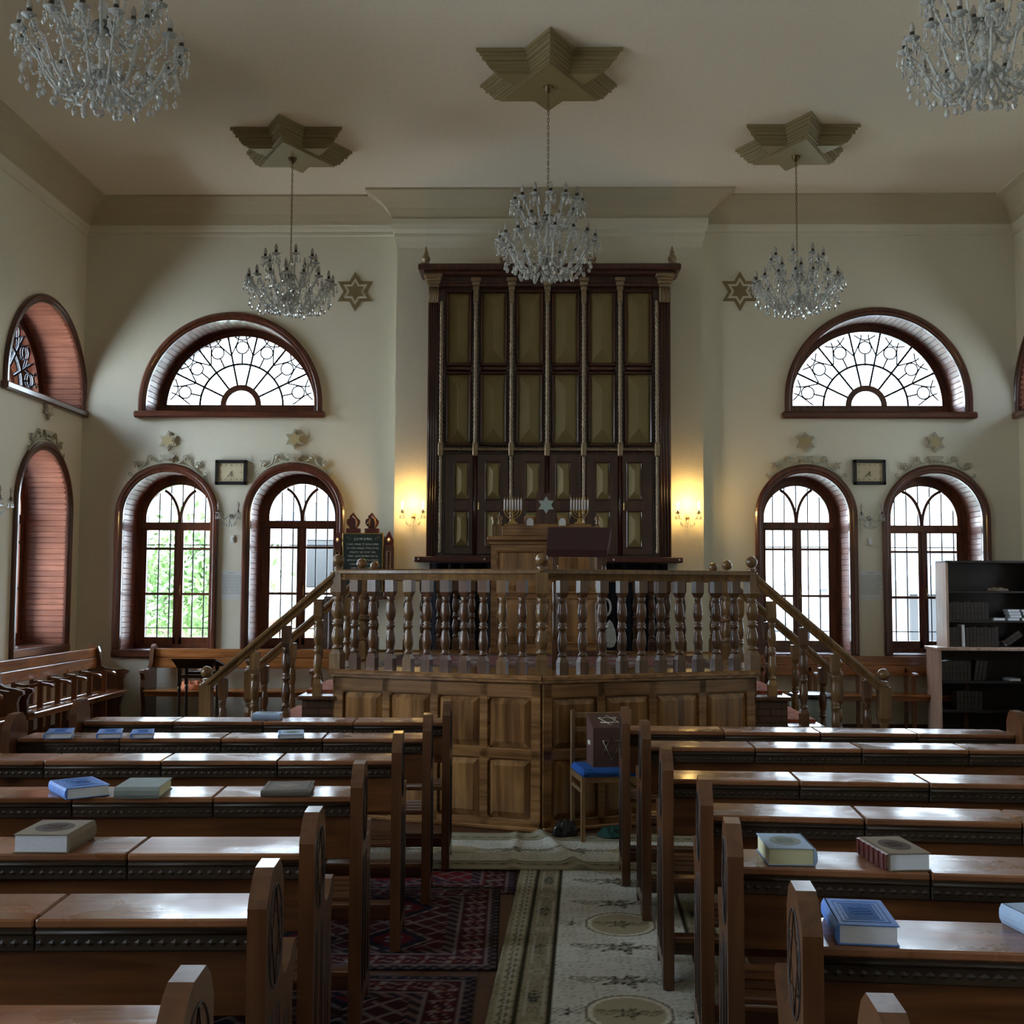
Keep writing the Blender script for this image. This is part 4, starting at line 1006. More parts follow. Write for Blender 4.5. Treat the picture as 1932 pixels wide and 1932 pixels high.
# ------------------------------------------------------------------ pews
PL_ = 2.2
def pew(sg):
    root = empty('pew', (0, 0, 0)); T = .045
    prof_ = [(0, 0), (0, .895), (.012, .915), (.055, .958), (.085, .972), (.165, .975), (.20, .950), (.225, .905), (.228, .74), (.218, .70), (.232, .672), (.27, .655), (.33, .665), (.39, .695), (.425, .700), (.445, .685), (.448, .655), (.425, .63), (.40, .60), (.385, .56), (.39, .47), (.41, .42), (.415, .36), (.40, .20), (.405, .08), (.43, .06), (.43, 0), (.36, 0), (.34, .05), (.12, .05), (.10, 0)]
    for k, xo in enumerate((0, sg*(PL_-T))):
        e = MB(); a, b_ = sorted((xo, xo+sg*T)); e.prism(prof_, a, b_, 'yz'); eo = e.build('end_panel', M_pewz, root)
        if k == 0:
            xf = xo-sg*.0005; c = MB(); cy, cz, r = .115, .80, .092
            ln = lambda P, w=.0028, cl=False: c.tube([(xf, y, z) for y, z in P], w, 4, closed=cl)
            ln([(cy+r*.92*cos(t), cz+r*1.35*sin(t)) for t in [2*pi*i/28 for i in range(28)]], cl=True)
            for rot in (pi/2, -pi/2): ln([(cy+r*.86*cos(rot+q*2*pi/3), cz+r*1.28*sin(rot+q*2*pi/3)) for q in range(3)], .002, True)
            for yy in (.05, .085, .155, .19): ln([(yy, .12), (yy, .60), (yy+.008, .625)], .002)
            for yy in (.27, .32): ln([(yy, .12), (yy, .56)], .002)
            c.build('carved_star', M_line, eo)
    def X(a, b_): return sorted((sg*a, sg*b_))
    n = 4; w = (PL_-2*T)/n
    for i in range(n):
        a, b_ = X(T+i*w+.002, T+(i+1)*w-.002)
        d = MB().bbox(a, b_, .095, .33, .822, .845, .005); do = d.build('desk_top', M_desk, root)
        q = MB().bbox(a, b_, .100, .125, .765, .822, .004)
        q.tube([(a+.003, .098, .812), (b_-.003, .098, .812)], .006, 6); k = int((b_-a)/.028)
        for j in range(k):
            xx = a+.014+j*(b_-a-.028)/(k-1)
            q.add([(xx-.012, .100, .787), (xx, .100, .796), (xx+.012, .100, .787), (xx, .100, .778), (xx, .0955, .787)], [(0, 1, 4), (1, 2, 4), (2, 3, 4), (3, 0, 4)])
        q.build('carved_moulding', M_carve, do)
    a, b_ = X(T, PL_-T)
    MB().bbox(a, b_, .125, .150, .60, .822, .004).build('back_board', M_pewx, root)
    MB().bbox(a, b_, .310, .328, .76, .822, .004).build('desk_rail', M_pewx, root)
    for j in range(4): MB().bbox(a, b_, .155+j*.078, .225+j*.078, .43, .452, .006).build('seat_slat', M_pewx, root)
    MB().bbox(a, b_, .445, .47, .40, .445, .005).build('seat_front_rail', M_pewx, root)
    MB().bbox(a, b_, .13, .16, .10, .16, .005).build('foot_rail', M_pewx, root)
    MB().bbox(a, b_, .03, .10, .18, .205, .005).build('kneeling_rail', M_pewx, root)
    for i in range(1, n):
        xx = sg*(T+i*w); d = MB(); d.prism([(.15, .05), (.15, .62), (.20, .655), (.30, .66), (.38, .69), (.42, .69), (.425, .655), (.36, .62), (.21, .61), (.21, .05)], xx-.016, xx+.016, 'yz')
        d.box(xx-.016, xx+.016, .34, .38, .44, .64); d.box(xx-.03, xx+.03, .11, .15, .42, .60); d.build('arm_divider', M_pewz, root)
    return root
pl_, pr_ = pew(-1), pew(1)
rowsL = [(-.578, 1.90, .03), (-.622, 2.695, .045), (-.640, 3.365, .042), (-.640, 4.29, .06), (-.600, 5.19, .055), (-.535, 5.95, .05), (-.490, 6.665, .035)]
rowsR = [(.548, 1.80, -.04), (.580, 2.53, -.07), (.540, 3.255, -.095), (.572, 4.00, -.08), (.525, 4.745, -.045), (.530, 5.70, -.018), (.480, 6.34, -.03)]
ordn = ['nearest the camera, only its star-carved end showing', 'second from the camera', 'third from the camera', 'fourth from the camera', 'third from the platform', 'second from the platform', 'nearest the platform']
for side, rows, p in (('left', rowsL, pl_), ('right', rowsR, pr_)):
    for i, (x, y, a) in enumerate(rows):
        o = p if i == 0 else copy_tree(p); move(o, (x, y, .0185), a); o.scale = (1, 1, .98)
        tag(o, 'dark varnished wooden pew in the %s block, %s' % (side, ordn[i]), 'pew', 'pews in the %s block' % side)
pj = lambda side, i, x, dy: None
# ------------------------------------------------------------------ wall benches
def bench(L, nseat, hi=.94):
    root = empty('wall_bench', (0, 0, 0)); T = .045
    prof_ = [(0, 0), (0, hi+.03), (-.05, hi+.05), (-.11, hi+.02), (-.13, hi-.04), (-.15, .75), (-.20, .72), (-.32, .70), (-.40, .715), (-.45, .705), (-.455, .675), (-.42, .655), (-.40, .60), (-.41, .52), (-.40, .46), (-.36, .30), (-.38, .06), (-.42, 0)]
    for x in (0, L-T): MB().prism([p for p in prof_][::-1], x, x+T, 'yz').build('end_panel', M_pewz, root)
    MB().bbox(T, L-T, -.085, -.06, hi-.10, hi, .005).build('back_board', M_benchx, root)
    MB().bbox(T, L-T, -.10, -.075, hi-.215, hi-.104, .005).build('back_board', M_benchx, root)
    for j in range(3): MB().bbox(T, L-T, -.46+j*.125, -.345+j*.125, .468, .492, .006).build('seat_slat', M_benchx, root)
    MB().bbox(T, L-T, -.41, -.385, .42, .468, .004).build('seat_rail', M_benchx, root)
    for i in range(1, nseat):
        x = T+(L-2*T)*i/nseat; d = MB()
        pts = [(x, -.10, .705), (x, -.18, .695), (x, -.27, .70), (x, -.35, .715), (x, -.43, .705), (x, -.455, .69)]
        vs = []
        for k, (px, py, pz) in enumerate(pts):
            w = .02+.008*(k in (0, 4)); vs += [(px-w, py, pz-.014), (px+w, py, pz-.014), (px+w, py, pz+.012), (px-w, py, pz+.012)]
        d.add(vs, [(k*4+q, k*4+(q+1) % 4, k*4+4+(q+1) % 4, k*4+4+q) for k in range(5) for q in range(4)]+[(0, 1, 2, 3), (20, 21, 22, 23)])
        d.bbox(x-.018, x+.018, -.36, -.31, .492, .70, .004); d.bbox(x-.018, x+.018, -.10, -.06, 0, .76, .004); d.bbox(x-.018, x+.018, -.37, -.32, 0, .43, .004); d.box(x-.018, x+.018, -.36, -.08, .41, .45)
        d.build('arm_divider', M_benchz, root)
    return root
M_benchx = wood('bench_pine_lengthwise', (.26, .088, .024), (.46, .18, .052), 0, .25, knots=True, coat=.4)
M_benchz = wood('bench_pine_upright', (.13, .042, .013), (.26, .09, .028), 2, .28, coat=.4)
b = bench(2.45, 6); move(b, (XL+.30, 10.20, 0), pi/2); tag(b, 'orange pine bench with arms along the left wall, by the back corner', 'bench', 'benches along the walls')
b = bench(2.45, 6); move(b, (XL+.30, 7.60, 0), pi/2); tag(b, 'wooden bench along the left wall, cut by the left picture edge', 'bench', 'benches along the walls')
b = bench(2.55, 4, .925); move(b, (-4.33, 12.93, 0)); tag(b, 'pine bench under the left back windows, behind the left stair', 'bench', 'benches along the walls')
b = bench(2.75, 5, .885); move(b, (1.95, 12.93, 0)); tag(b, 'dark pine bench under the right back windows, behind the right stair', 'bench', 'benches along the walls')
b = bench(2.45, 5); move(b, (XR-.06, 11.75, 0), -pi/2); tag(b, 'dark bench along the right wall in front of the bookcase', 'bench', 'benches along the walls')
# ------------------------------------------------------------------ lectern with menorahs, reading desk
lec = empty('prayer_lectern', (.10, 10.45, DZ-.015)); z0 = DZ-.015
tag(lec, 'carved wooden lectern at the back of the platform, carrying two menorahs', 'lectern')
b = MB().box(-.40, .61, 10.30, 10.70, z0, 2.02); b.build('body', M_bimx, lec)
t = MB().bbox(-.435, .645, 10.26, 10.72, 2.055, 2.095, .010).bbox(-.415, .625, 10.28, 10.71, 2.02, 2.056, .008); t.build('top', M_bimx, lec)
for x0, x1 in ((-.33, .06), (.15, .54)):
    for za, zb in ((1.60, 1.95), (1.15, 1.53)):
        f = MB(); frame_ring(f, x0, x1, za, zb, 10.285, 10.302, .022); fo = f.build('panel_frame', M_bimx, lec)
        g = MB(); g.add([(x0, 10.298, za), (x1, 10.298, za), (x1, 10.298, zb), (x0, 10.298, zb), (x0+.05, 10.283, za+.05), (x1-.05, 10.283, za+.05), (x1-.05, 10.283, zb-.05), (x0+.05, 10.283, zb-.05)], [(0, 1, 5, 4), (1, 2, 6, 5), (2, 3, 7, 6), (3, 0, 4, 7), (4, 5, 6, 7)]); g.build('raised_panel', M_bimz, fo)
MB().bbox(-.41, .62, 10.28, 10.71, z0, z0+.07, .01).build('plinth', M_bimx, lec)
c = MB().bbox(-.31, .55, 10.56, 10.62, 2.095, 2.205, .006).bbox(-.29, .52, 10.57, 10.61, 2.20, 2.225, .005)
c.bbox(-.32, .56, 10.545, 10.635, 2.115, 2.135, .004)
for x in (-.05, .25): c.bbox(x-.055, x+.055, 10.575, 10.60, 2.22, 2.30, .02)
c.build('crown_board', M_bimx, lec)
for x in (-.05, .25): MB().prism([(x-.032, 2.206), (x+.032, 2.206), (x+.032, 2.245)]+[(x+.032*cos(pi*q/8), 2.245+.032*sin(pi*q/8)) for q in range(1, 8)]+[(x-.032, 2.245)], 10.540, 10.556, 'xz').build('pale_arch_inlay', M_paper, lec)
sb = MB().prism([(.01, 2.225), (.19, 2.225), (.19, 2.50), (.165, 2.545), (.10, 2.50), (.035, 2.545), (.01, 2.52)], 10.575, 10.60, 'xz'); so = sb.build('star_board', M_ark, lec)
MB().prism([(.10+a, 2.40+c_) for a, c_ in hexstar(.082)], 10.562, 10.576, 'xz').build('glass_star', M_gstar, so)
for x in (-.375, -.325, .565): 
    m = MB().bbox(x-.022, x+.022, 10.36, 10.404, 2.095, 2.20, .006); m.lathe([(.018, 2.20), (.012, 2.21), (.024, 2.222), (.012, 2.235), (.027, 2.255), (.022, 2.28), (.008, 2.292)], 10, (x, 10.382)); m.build('corner_finial', M_balh, lec)
def menorah(x, z, lab):
    root = empty('menorah', (x, 10.59, z)); y = 10.59; zt = z+.125
    m = MB(); m.prism([(x-.045, z), (x+.045, z), (x+.045, z+.012), (x+.022, z+.02), (x+.014, z+.05), (x-.014, z+.05), (x-.022, z+.02), (x-.045, z+.012)], y-.02, y+.02, 'xz')
    m.tube([(x, y, z+.04), (x, y, zt)], .006, 8)
    for r in (.027, .052, .077): m.tube([(x+r*cos(pi+pi*q/16), y, zt+r*sin(pi+pi*q/16)) for q in range(17)], .0055, 6)
    for k in range(-3, 4): m.lathe([(.007, zt-.006), (.011, zt), (.011, zt+.005)], 8, (x+k*.0257, y))
    m.build('candelabrum', M_brass, root)
    for k in range(-3, 4):
        cx = x+k*.0257; c = MB().lathe([(.0075, zt+.004), (.0075, zt+.098), (.004, zt+.102)], 8, (cx, y)); co = c.build('candle', M_white, root)
        MB().lathe([(.003, zt+.100), (.005, zt+.112), (.001, zt+.126)], 6, (cx, y)).build('bulb_tip', M_brass, co)
    tag(root, lab, 'menorah', 'menorahs on the lectern')
menorah(-.21, 2.225, 'brass menorah with white candles on the left half of the lectern')
menorah(.41, 2.225, 'brass menorah with white candles on the right half of the lectern, behind the red desk')
rd = empty('reading_desk', (.33, 8.7, DZ-.015)); tag(rd, 'sloping reading desk under dark red velvet, standing on the platform', 'reading desk')
m = MB(); m.add([(.10, 8.50, 1.905), (.52, 8.50, 1.905), (.575, 8.86, 2.085), (.115, 8.86, 2.085), (.10, 8.50, 1.88), (.52, 8.50, 1.88), (.575, 8.86, 2.06), (.115, 8.86, 2.06)], [(0, 1, 2, 3), (7, 6, 5, 4), (0, 4, 5, 1), (1, 5, 6, 2), (2, 6, 7, 3), (3, 7, 4, 0)]); m.build('sloping_top', M_mar, rd)
m = MB(); e = .012
m.add([(.085, 8.485, 1.920), (.535, 8.485, 1.920), (.59, 8.87, 2.106), (.10, 8.87, 2.106), (.085, 8.485, 1.865), (.535, 8.485, 1.865), (.59, 8.87, 2.03), (.10, 8.87, 2.03)], [(0, 1, 2, 3), (0, 4, 5, 1), (1, 5, 6, 2), (2, 6, 7, 3), (3, 7, 4, 0)]); m.build('velvet_cover', M_velvet, rd)
for x, y, zt in ((.145, 8.56, 1.90), (.48, 8.56, 1.90), (.16, 8.82, 2.03), (.53, 8.82, 2.03)):
    m = MB().bbox(x-.02, x+.02, y-.02, y+.02, z0, z0+.22, .004).bbox(x-.02, x+.02, y-.02, y+.02, zt-.22, zt, .004)
    m.lathe([(.014, z0+.21), (.022, z0+.26), (.016, z0+.31), (.020, z0+.42), (.013, z0+.47), (.022, z0+.49), (.014, z0+.51), (.018, zt-.24), (.012, zt-.215)], 8, (x, y)); m.build('leg', M_bald, rd)
MB().bbox(.14, .50, 8.55, 8.57, z0+.10, z0+.14, .004).build('stretcher', M_bald, rd)

# ------------------------------------------------------------------ prayer plaque on the wall
pq = empty('prayer_plaque', (-1.92, 12.8, 1.5)); tag(pq, 'green-black Hebrew prayer board in a wooden stand with two small red lamps', 'plaque')
MB().bbox(-2.165, -1.700, 12.74, 12.78, 1.57, 2.235, .006).build('board_frame', M_brass, pq)
MB().box(-2.150, -1.715, 12.732, 12.742, 1.585, 2.222).build('board', M_board, pq)
m = MB()
for i, ln in enumerate(['מודים דרבנן', '', 'מודים אנחנו לך שאתה הוא ה', 'אלהינו ואלהי אבותינו אלהי כל', 'בשר יוצרנו יוצר בראשית', 'ברכות והודאות לשמך הגדול', 'והקדוש על שהחייתנו וקימתנו', 'כן תחיינו ותחננו ותאסוף', 'גליותינו לחצרות קדשך', 'לשמור חוקיך ולעשות רצונך']):
    if ln: wall_text(m, ln[::-1], .042 if i == 0 else .030, -1.932, 12.7310, (2.165 if i == 0 else 2.195-i*.0445), .0006)
m.build('lettering', M_chalk, pq)
cc_ = MB()
for sx_ in (-1, 1):
    scx = -1.932+sx_*.185
    for q in range(3): cc_.tube([(scx-sx_*(.02*q), 12.7305, 2.20-.01*q), (scx-sx_*(.02*q+.01), 12.7305, 2.185-.012*q), (scx-sx_*(.02*q-.004), 12.7305, 2.175-.012*q)], .0015, 4)
cc_.build('corner_ornament', M_grey, pq)
for x0, x1 in ((-2.262, -2.172), (-1.695, -1.585)):
    xm = (x0+x1)/2; p = MB().bbox(x0, x1, 12.74, 12.80, 1.52, 2.09, .006); po = p.build('side_post', M_ark, pq)
    f = MB(); frame_ring(f, xm-.014, xm+.014, 1.60, 2.02, 12.732, 12.742, .010); f.build('pale_inlay', M_bimx, po)
    lf = [(xm-.045, 2.09), (xm-.050, 2.15), (xm-.03, 2.20), (xm, 2.255), (xm+.03, 2.20), (xm+.050, 2.15), (xm+.045, 2.09)]; MB().prism(lf, 12.75, 12.79, 'xz').build('flame_board', M_mar, po)
    MB().sphere((xm, 12.735, 2.155), .018, 10, 8, 1.5).build('small_lamp', M_bulb, po); MB().sphere((xm, 12.713, 2.158), .008, 8, 6).build('glowing_filament', M_ember, po)
for xm, fl in ((-2.045, 1), (-1.835, -1)):
    p = MB().bbox(xm-.082, xm+.082, 12.74, 12.79, 2.235, 2.285, .006)
    p.prism([(xm-.035, 2.285), (xm-.075, 2.34), (xm-.07, 2.385), (xm-.04, 2.40), (xm-.045, 2.42), (xm, 2.463), (xm+.03, 2.42), (xm+.075, 2.37), (xm+.07, 2.33), (xm+.04, 2.285)], 12.745, 12.785, 'xz'); po = p.build('leaf_carving', M_mar, pq)
    MB().tube([(xm-.005, 12.742, 2.425), (xm+.030, 12.742, 2.39), (xm+.045, 12.742, 2.34), (xm+.035, 12.742, 2.295)], .010, 6).build('pale_inlay', M_bimx, po)
    if fl < 0: MB().tube([(xm-.02, 12.742, 2.40), (xm-.025, 12.742, 2.36), (xm-.055, 12.742, 2.335)], .008, 5).tube([(xm-.025, 12.742, 2.36), (xm-.03, 12.742, 2.31)], .007, 5).build('pale_inlay', M_bimx, po)
MB().bbox(-2.27, -1.57, 12.70, 13.0, 1.49, 1.53, .006).bbox(-2.17, -1.70, 12.78, 13.0, 1.53, 2.2, .006).build('bracket_shelf', M_ark, pq)
tag(MB().prism([(-2.05, 1.33), (-1.83, 1.42), (-1.90, 1.49), (-2.10, 1.485)], 12.70, 12.704, 'xz').build('paper_sheet', M_tan), 'tan sheet of paper tucked under the prayer board', 'paper')
def drape(name, x0, x1, y, za, zb, mat, lab, cat):
    m = MB(); n = 24; r = 12; vs = []
    for j in range(r+1):
        t = j/r; z = zb+(za-zb)*t; hw = (x1-x0)/2*(.35+.65*min(1, t*1.8)); xm = (x0+x1)/2
        for i in range(n+1): s = i/n*2-1; vs.append((xm+hw*s, y-.012-.018*sin(s*9+t)*t-.01*sin(s*17), z+.02*sin(s*5)*t))
    m.add(vs, [(j*(n+1)+i, j*(n+1)+i+1, (j+1)*(n+1)+i+1, (j+1)*(n+1)+i) for j in range(r) for i in range(n)], True)
    o = m.build(name, mat); sd = o.modifiers.new('thick', 'SOLIDIFY'); sd.thickness = .006; tag(o, lab, cat); return o
M_garm = plain('grey_pink_garment', (.30, .26, .27), .9, var=.2, bscale=6)
drape('hanging_garment', -2.46, -2.22, 12.93, .93, 1.52, M_garm, 'pale grey-pink garment hanging beside the arched window behind the left stair', 'garment')

# ------------------------------------------------------------------ small furniture
sl = empty('small_lectern', (-3.44, 11.7, 0)); tag(sl, 'small dark lectern with sloping top in front of the left back bench', 'lectern')
m = MB(); m.add([(-3.67, 11.50, .885), (-3.22, 11.50, .885), (-3.20, 11.86, .800), (-3.66, 11.86, .800), (-3.67, 11.50, .900), (-3.22, 11.50, .900), (-3.20, 11.86, .820), (-3.66, 11.86, .820)], [(3, 2, 1, 0), (4, 5, 6, 7), (0, 1, 5, 4), (1, 2, 6, 5), (2, 3, 7, 6), (3, 0, 4, 7)]); m.build('sloping_top', M_carve, sl)
MB().add([(-3.665, 11.505, .888), (-3.225, 11.505, .888), (-3.26, 11.55, .80), (-3.62, 11.55, .80), (-3.665, 11.52, .888), (-3.225, 11.52, .888), (-3.26, 11.565, .80), (-3.62, 11.565, .80)], [(0, 1, 2, 3), (7, 6, 5, 4), (0, 4, 5, 1), (1, 5, 6, 2), (2, 6, 7, 3), (3, 7, 4, 0)]).build('apron', M_carve, sl)
for x, y in ((-3.60, 11.56), (-3.28, 11.56), (-3.60, 11.80), (-3.28, 11.80)):
    MB().bbox(x-.018, x+.018, y-.018, y+.018, .62, .81, .004).bbox(x-.018, x+.018, y-.018, y+.018, 0, .18, .004).lathe([(.012, .18), (.02, .22), (.013, .25), (.018, .34), (.018, .46), (.012, .56), (.021, .58), (.013, .62)], 8, (x, y)).build('leg', M_carve, sl)
MB().bbox(-3.60, -3.28, 11.55, 11.57, .10, .13, .003).build('stretcher', M_carve, sl)
MB().bbox(-3.60, -3.28, 11.79, 11.81, .72, .75, .003).build('stretcher', M_carve, sl)
MB().bbox(-3.60, -3.28, 11.55, 11.575, .70, .735, .003).build('stretcher', M_carve, sl)
def crumple(name, c, sx_, sy, sz, mat, lab, cat, seed, amp=.35):
    rr = random.Random(seed); ph = [rr.uniform(0, 6) for _ in range(8)]; m = MB(); n, k = 36, 14; vs = []
    for j in range(k+1):
        t = j/k; rad = sin(t*pi/2) if j else .0
        for i in range(n):
            a = 2*pi*i/n; w = 1+amp*(sin(a*3+ph[0])*.4+sin(a*5+ph[1])*.25+sin(a*2+ph[2])*.3)
            h = (cos(t*pi/2)**.7 if t < 1 else 0)*(1+amp*1.4*sin(a*4+t*7+ph[3])*t+amp*sin(a*7+ph[4]-t*9)*t)
            vs.append((c[0]+sx_*rad*w*cos(a), c[1]+sy*rad*w*sin(a), c[2]+max(.002, sz*h)))
    fs = [(j*n+i, j*n+(i+1) % n, (j+1)*n+(i+1) % n, (j+1)*n+i) for j in range(k) for i in range(n)]; m.add(vs, fs, True)
    m.add([vs[k*n+i][:2]+(c[2],) for i in range(n)], [tuple(range(n))[::-1]])
    return tag(m.build(name, mat), lab, cat)
M_redcloth = plain('red_gold_scarf', (.52, .16, .07), .9, var=.75, bscale=22)
crumple('folded_scarf', (-3.78, 12.60, .4935), .14, .09, .085, M_redcloth, 'crumpled red and yellow cloth on the left back bench seat', 'cloth', 2)
crumple('green_cloth', (.52, 7.60, .0215), .10, .10, .05, M_green, 'dark green cloth lying on the floor under the chair', 'cloth', 5)
crumple('black_bag', (.20, 7.60, .024), .07, .07, .085, M_black, 'small black bag on the floor against the platform point', 'bag', 9)
st = empty('round_stool', (2.80, 11.75, 0)); tag(st, 'low round stool with pale side and dark rim behind the right stair', 'stool')
MB().lathe([(.17, 0), (.20, .04), (.215, .25), (.20, .50), (.19, .53)], 24, (2.80, 11.75)).build('body', M_grey, st)
MB().lathe([(.20, .53), (.225, .54), (.225, .565), (.20, .575), (.02, .58)], 24, (2.80, 11.75)).build('rim', M_black, st)
# chair with the star box
CH = (.475, 7.60); chr_ = empty('dining_chair', (0, 0, 0)); w, d = .195, .165
for sx_ in (-1, 1):
    MB().bbox(sx_*w-.014, sx_*w+.014, d-.016, d+.014, 0, .80, .004).build('back_post', M_chair, chr_)
    MB().bbox(sx_*w-.014, sx_*w+.014, -d-.014, -d+.014, 0, .41, .004).build('leg', M_chair, chr_)
    MB().bbox(sx_*w-.009, sx_*w+.009, -d, d, .30, .325, .003).build('side_stretcher', M_chair, chr_)
MB().bbox(-w, w, -d-.01, -d+.01, .37, .41, .003).bbox(-w, w, d-.01, d+.01, .37, .41, .003).bbox(-w-.01, -w+.01, -d, d, .37, .41, .003).bbox(w-.01, w+.01, -d, d, .37, .41, .003).build('seat_frame', M_chair, chr_)
MB().bbox(-w-.02, w+.02, -d-.03, d-.02, .405, .462, .022).build('blue_cushion', M_bluec, chr_, label='bright blue velour seat cushion')
for z in (.765, .67): MB().bbox(-w, w, d-.008, d+.008, z-.018, z+.018, .004).build('back_slat', M_chair, chr_)
move(chr_, (*CH, .020), .17); tag(chr_, 'light beech chair with bright blue seat in front of the platform', 'chair')
bx = empty('charity_box', (0, 0, 0)); m = MB(); W_, D_ = .125, .10
m.add([(-W_, -D_, 0), (W_, -D_, 0), (W_, D_, 0), (-W_, D_, 0), (-W_, -D_, .25), (W_, -D_, .25), (W_, D_, .32), (-W_, D_, .32)], [(3, 2, 1, 0), (4, 5, 6, 7), (0, 1, 5, 4), (1, 2, 6, 5), (2, 3, 7, 6), (3, 0, 4, 7)]); m.build('box_body', M_box, bx)
s = MB()
for rot in (pi/2, -pi/2): s.tube([(.0+.072*cos(rot+q*2*pi/3), -D_-.002, .125+.085*sin(rot+q*2*pi/3)) for q in range(3)], .0035, 4, closed=True)
s.build('front_star', M_silver, bx)
s = MB(); sl_ = math.atan2(.07, 2*D_); Mx = Matrix.Translation((0, 0, .288)) @ Matrix.Rotation(sl_, 4, 'X')
for rot in (pi/2, -pi/2): s.tube([(.07*cos(rot+q*2*pi/3), .07*sin(rot+q*2*pi/3), 0) for q in range(3)], .0035, 4, closed=True, mat=Mx)
s.build('top_star', M_silver, bx); MB().bbox(-W_-.008, -W_, -.03, .03, .13, .16, .003).build('latch', M_silver, bx)
move(bx, (.485, 7.57, .484), .17); tag(bx, 'brown box with two outlined six-pointed stars on the blue chair', 'box')

# ------------------------------------------------------------------ bookcase
bc = empty('bookcase', (4.95, 12.4, 0)); tag(bc, 'dark open bookcase full of books in the right back corner', 'bookcase')
xa, xb_, ya, yb_ = 4.385, 5.47, 12.28, 12.60
MB().bbox(xa, xa+.025, ya, yb_, 1.02, 1.94, .003).build('side_panel', M_pside, bc, label='side board with window light painted into its pale red')
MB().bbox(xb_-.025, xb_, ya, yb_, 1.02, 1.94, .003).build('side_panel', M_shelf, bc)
MB().bbox(xa, xb_, ya, yb_, 1.915, 1.94, .003).build('top_board', M_shelf, bc)
MB().box(xa, xb_, yb_-.01, yb_, .05, 1.93).build('back_panel', M_shelf, bc)
for z in (1.615, 1.30): MB().bbox(xa+.02, xb_-.02, ya+.01, yb_, z-.02, z, .003).build('shelf', M_shelf, bc)
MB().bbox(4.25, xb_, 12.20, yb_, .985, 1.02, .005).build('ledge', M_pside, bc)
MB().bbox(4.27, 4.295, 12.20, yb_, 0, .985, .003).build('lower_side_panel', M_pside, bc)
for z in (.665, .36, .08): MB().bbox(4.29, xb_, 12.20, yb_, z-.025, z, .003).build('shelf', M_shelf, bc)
def spine_book(w, h, d, mat, bands=True):
    root = empty('book', (0, 0, 0))
    c = MB().bbox(0, .003, 0, d, 0, h, .001).bbox(w-.003, w, 0, d, 0, h, .001).bbox(0, w, 0, .004, 0, h, .002); c.build('cover', mat, root)
    MB().box(.003, w-.003, .004, d-.004, .004, h-.005).build('page_block', M_pages, root)
    if bands:
        g = MB()
        for q in (.10, .22, .5, .78, .9): g.box(.002, w-.002, -.0012, .001, h*q-.003, h*q+.003)
        g.build('gilt_bands', M_bindg, root)
    return root
bp = spine_book(.036, .20, .16, M_bind); first = True; SB = bpy.data.objects
def shelf_row(x, n, z, lean, grp, lab, h=1.0, y=ya+.04):
    global first
    for i in range(n):
        o = bp if first else copy_tree(bp); first = False
        o.location = (x+i*.0385, y, z); o.rotation_euler = (0, lean if i > n-4 else 0, 0); o.scale = (1, 1, h*(1+.04*((i*7) % 3-1)*.5))
        if lean and i > n-4: o.location.x += .02+.003*(i-n+4); o.location.z += .0065
        tag(o, lab, 'book', grp)
shelf_row(4.425, 11, 1.301, 0, 'bindings on the second shelf', 'dark gilt-banded volume standing in the row on the bookcase second shelf')
shelf_row(4.425, 3, 1.021, 0, 'bindings on the third shelf, left', 'dark gilt-banded volume on the third shelf left of the white book', 1.06)
shelf_row(4.60, 9, 1.021, 0, 'bindings on the third shelf, right', 'dark gilt-banded volume on the third shelf right of the white book', 1.06)
shelf_row(4.31, 11, .666, .16, 'bindings on the fourth shelf', 'dark volume in the dim leaning row on the fourth bookcase shelf', 1.05, 12.24)
shelf_row(4.46, 7, .361, 0, 'bindings on the fifth shelf', 'dark banded volume in the lowest visible bookcase row', 1.0, 12.24)
wb = spine_book(.030, .235, .16, M_paper, False); move(wb, (4.558, ya+.03, 1.021)); wb.rotation_euler = (0, -.02, 0); tag(wb, 'single white book standing among dark volumes on the third shelf', 'book')
fb = None
def flat_book(x, y, z, rz, lab, grp, sc_=1):
    global fb
    if fb is None:
        fb = empty('book', (0, 0, 0)); c = MB().bbox(-.06, .06, 0, .16, 0, .003, .001).bbox(-.06, .06, 0, .16, .027, .030, .001).bbox(-.06, .06, .157, .16, 0, .03, .001); c.build('cover', M_grey, fb)
        MB().box(-.058, .058, .002, .157, .003, .027).build('page_block', M_pages, fb); o = fb
    else: o = copy_tree(fb)
    o.location = (x, y, z); o.rotation_euler = (0, 0, rz); o.scale = (sc_, 1, 1); tag(o, lab, 'book', grp)
flat_book(4.96, ya+.04, 1.301, .05, 'lone book lying flat beside the dark row on the second shelf', None)
for s_, (x, lab) in enumerate(((5.12, 'left'), (5.27, 'right'))):
    for k in range(4): flat_book(x+.012*((k*5) % 3-1), ya+.03, 1.301+k*.0305, .04*((k*3) % 3-1), 'pale-edged book lying in the %s stack on the second shelf' % lab, 'flat %s stack on the second shelf' % lab)
for k in range(2): flat_book(5.33+.012*k, ya+.03, 1.021+k*.0305, .03*k, 'pale-edged book lying flat at the right end of the third shelf', 'flat pair on the third shelf')
for k in range(2):
    o = copy_tree(bp); o.location = (5.00+.0225*k, ya+.04, 1.087-.0315*k); o.rotation_euler = (0, .95, 0); tag(o, 'dark volume fallen aslant on the third shelf', 'book', 'fallen volumes on the third shelf')
flat_book(5.08, 12.24, .666, .1, 'book lying flat on the fourth shelf', None); 
crumple('paper_bundle', (4.98, 12.42, 1.616), .11, .06, .035, M_tan, 'tan crumpled papers lying on the top shelf of the bookcase', 'paper', 11)
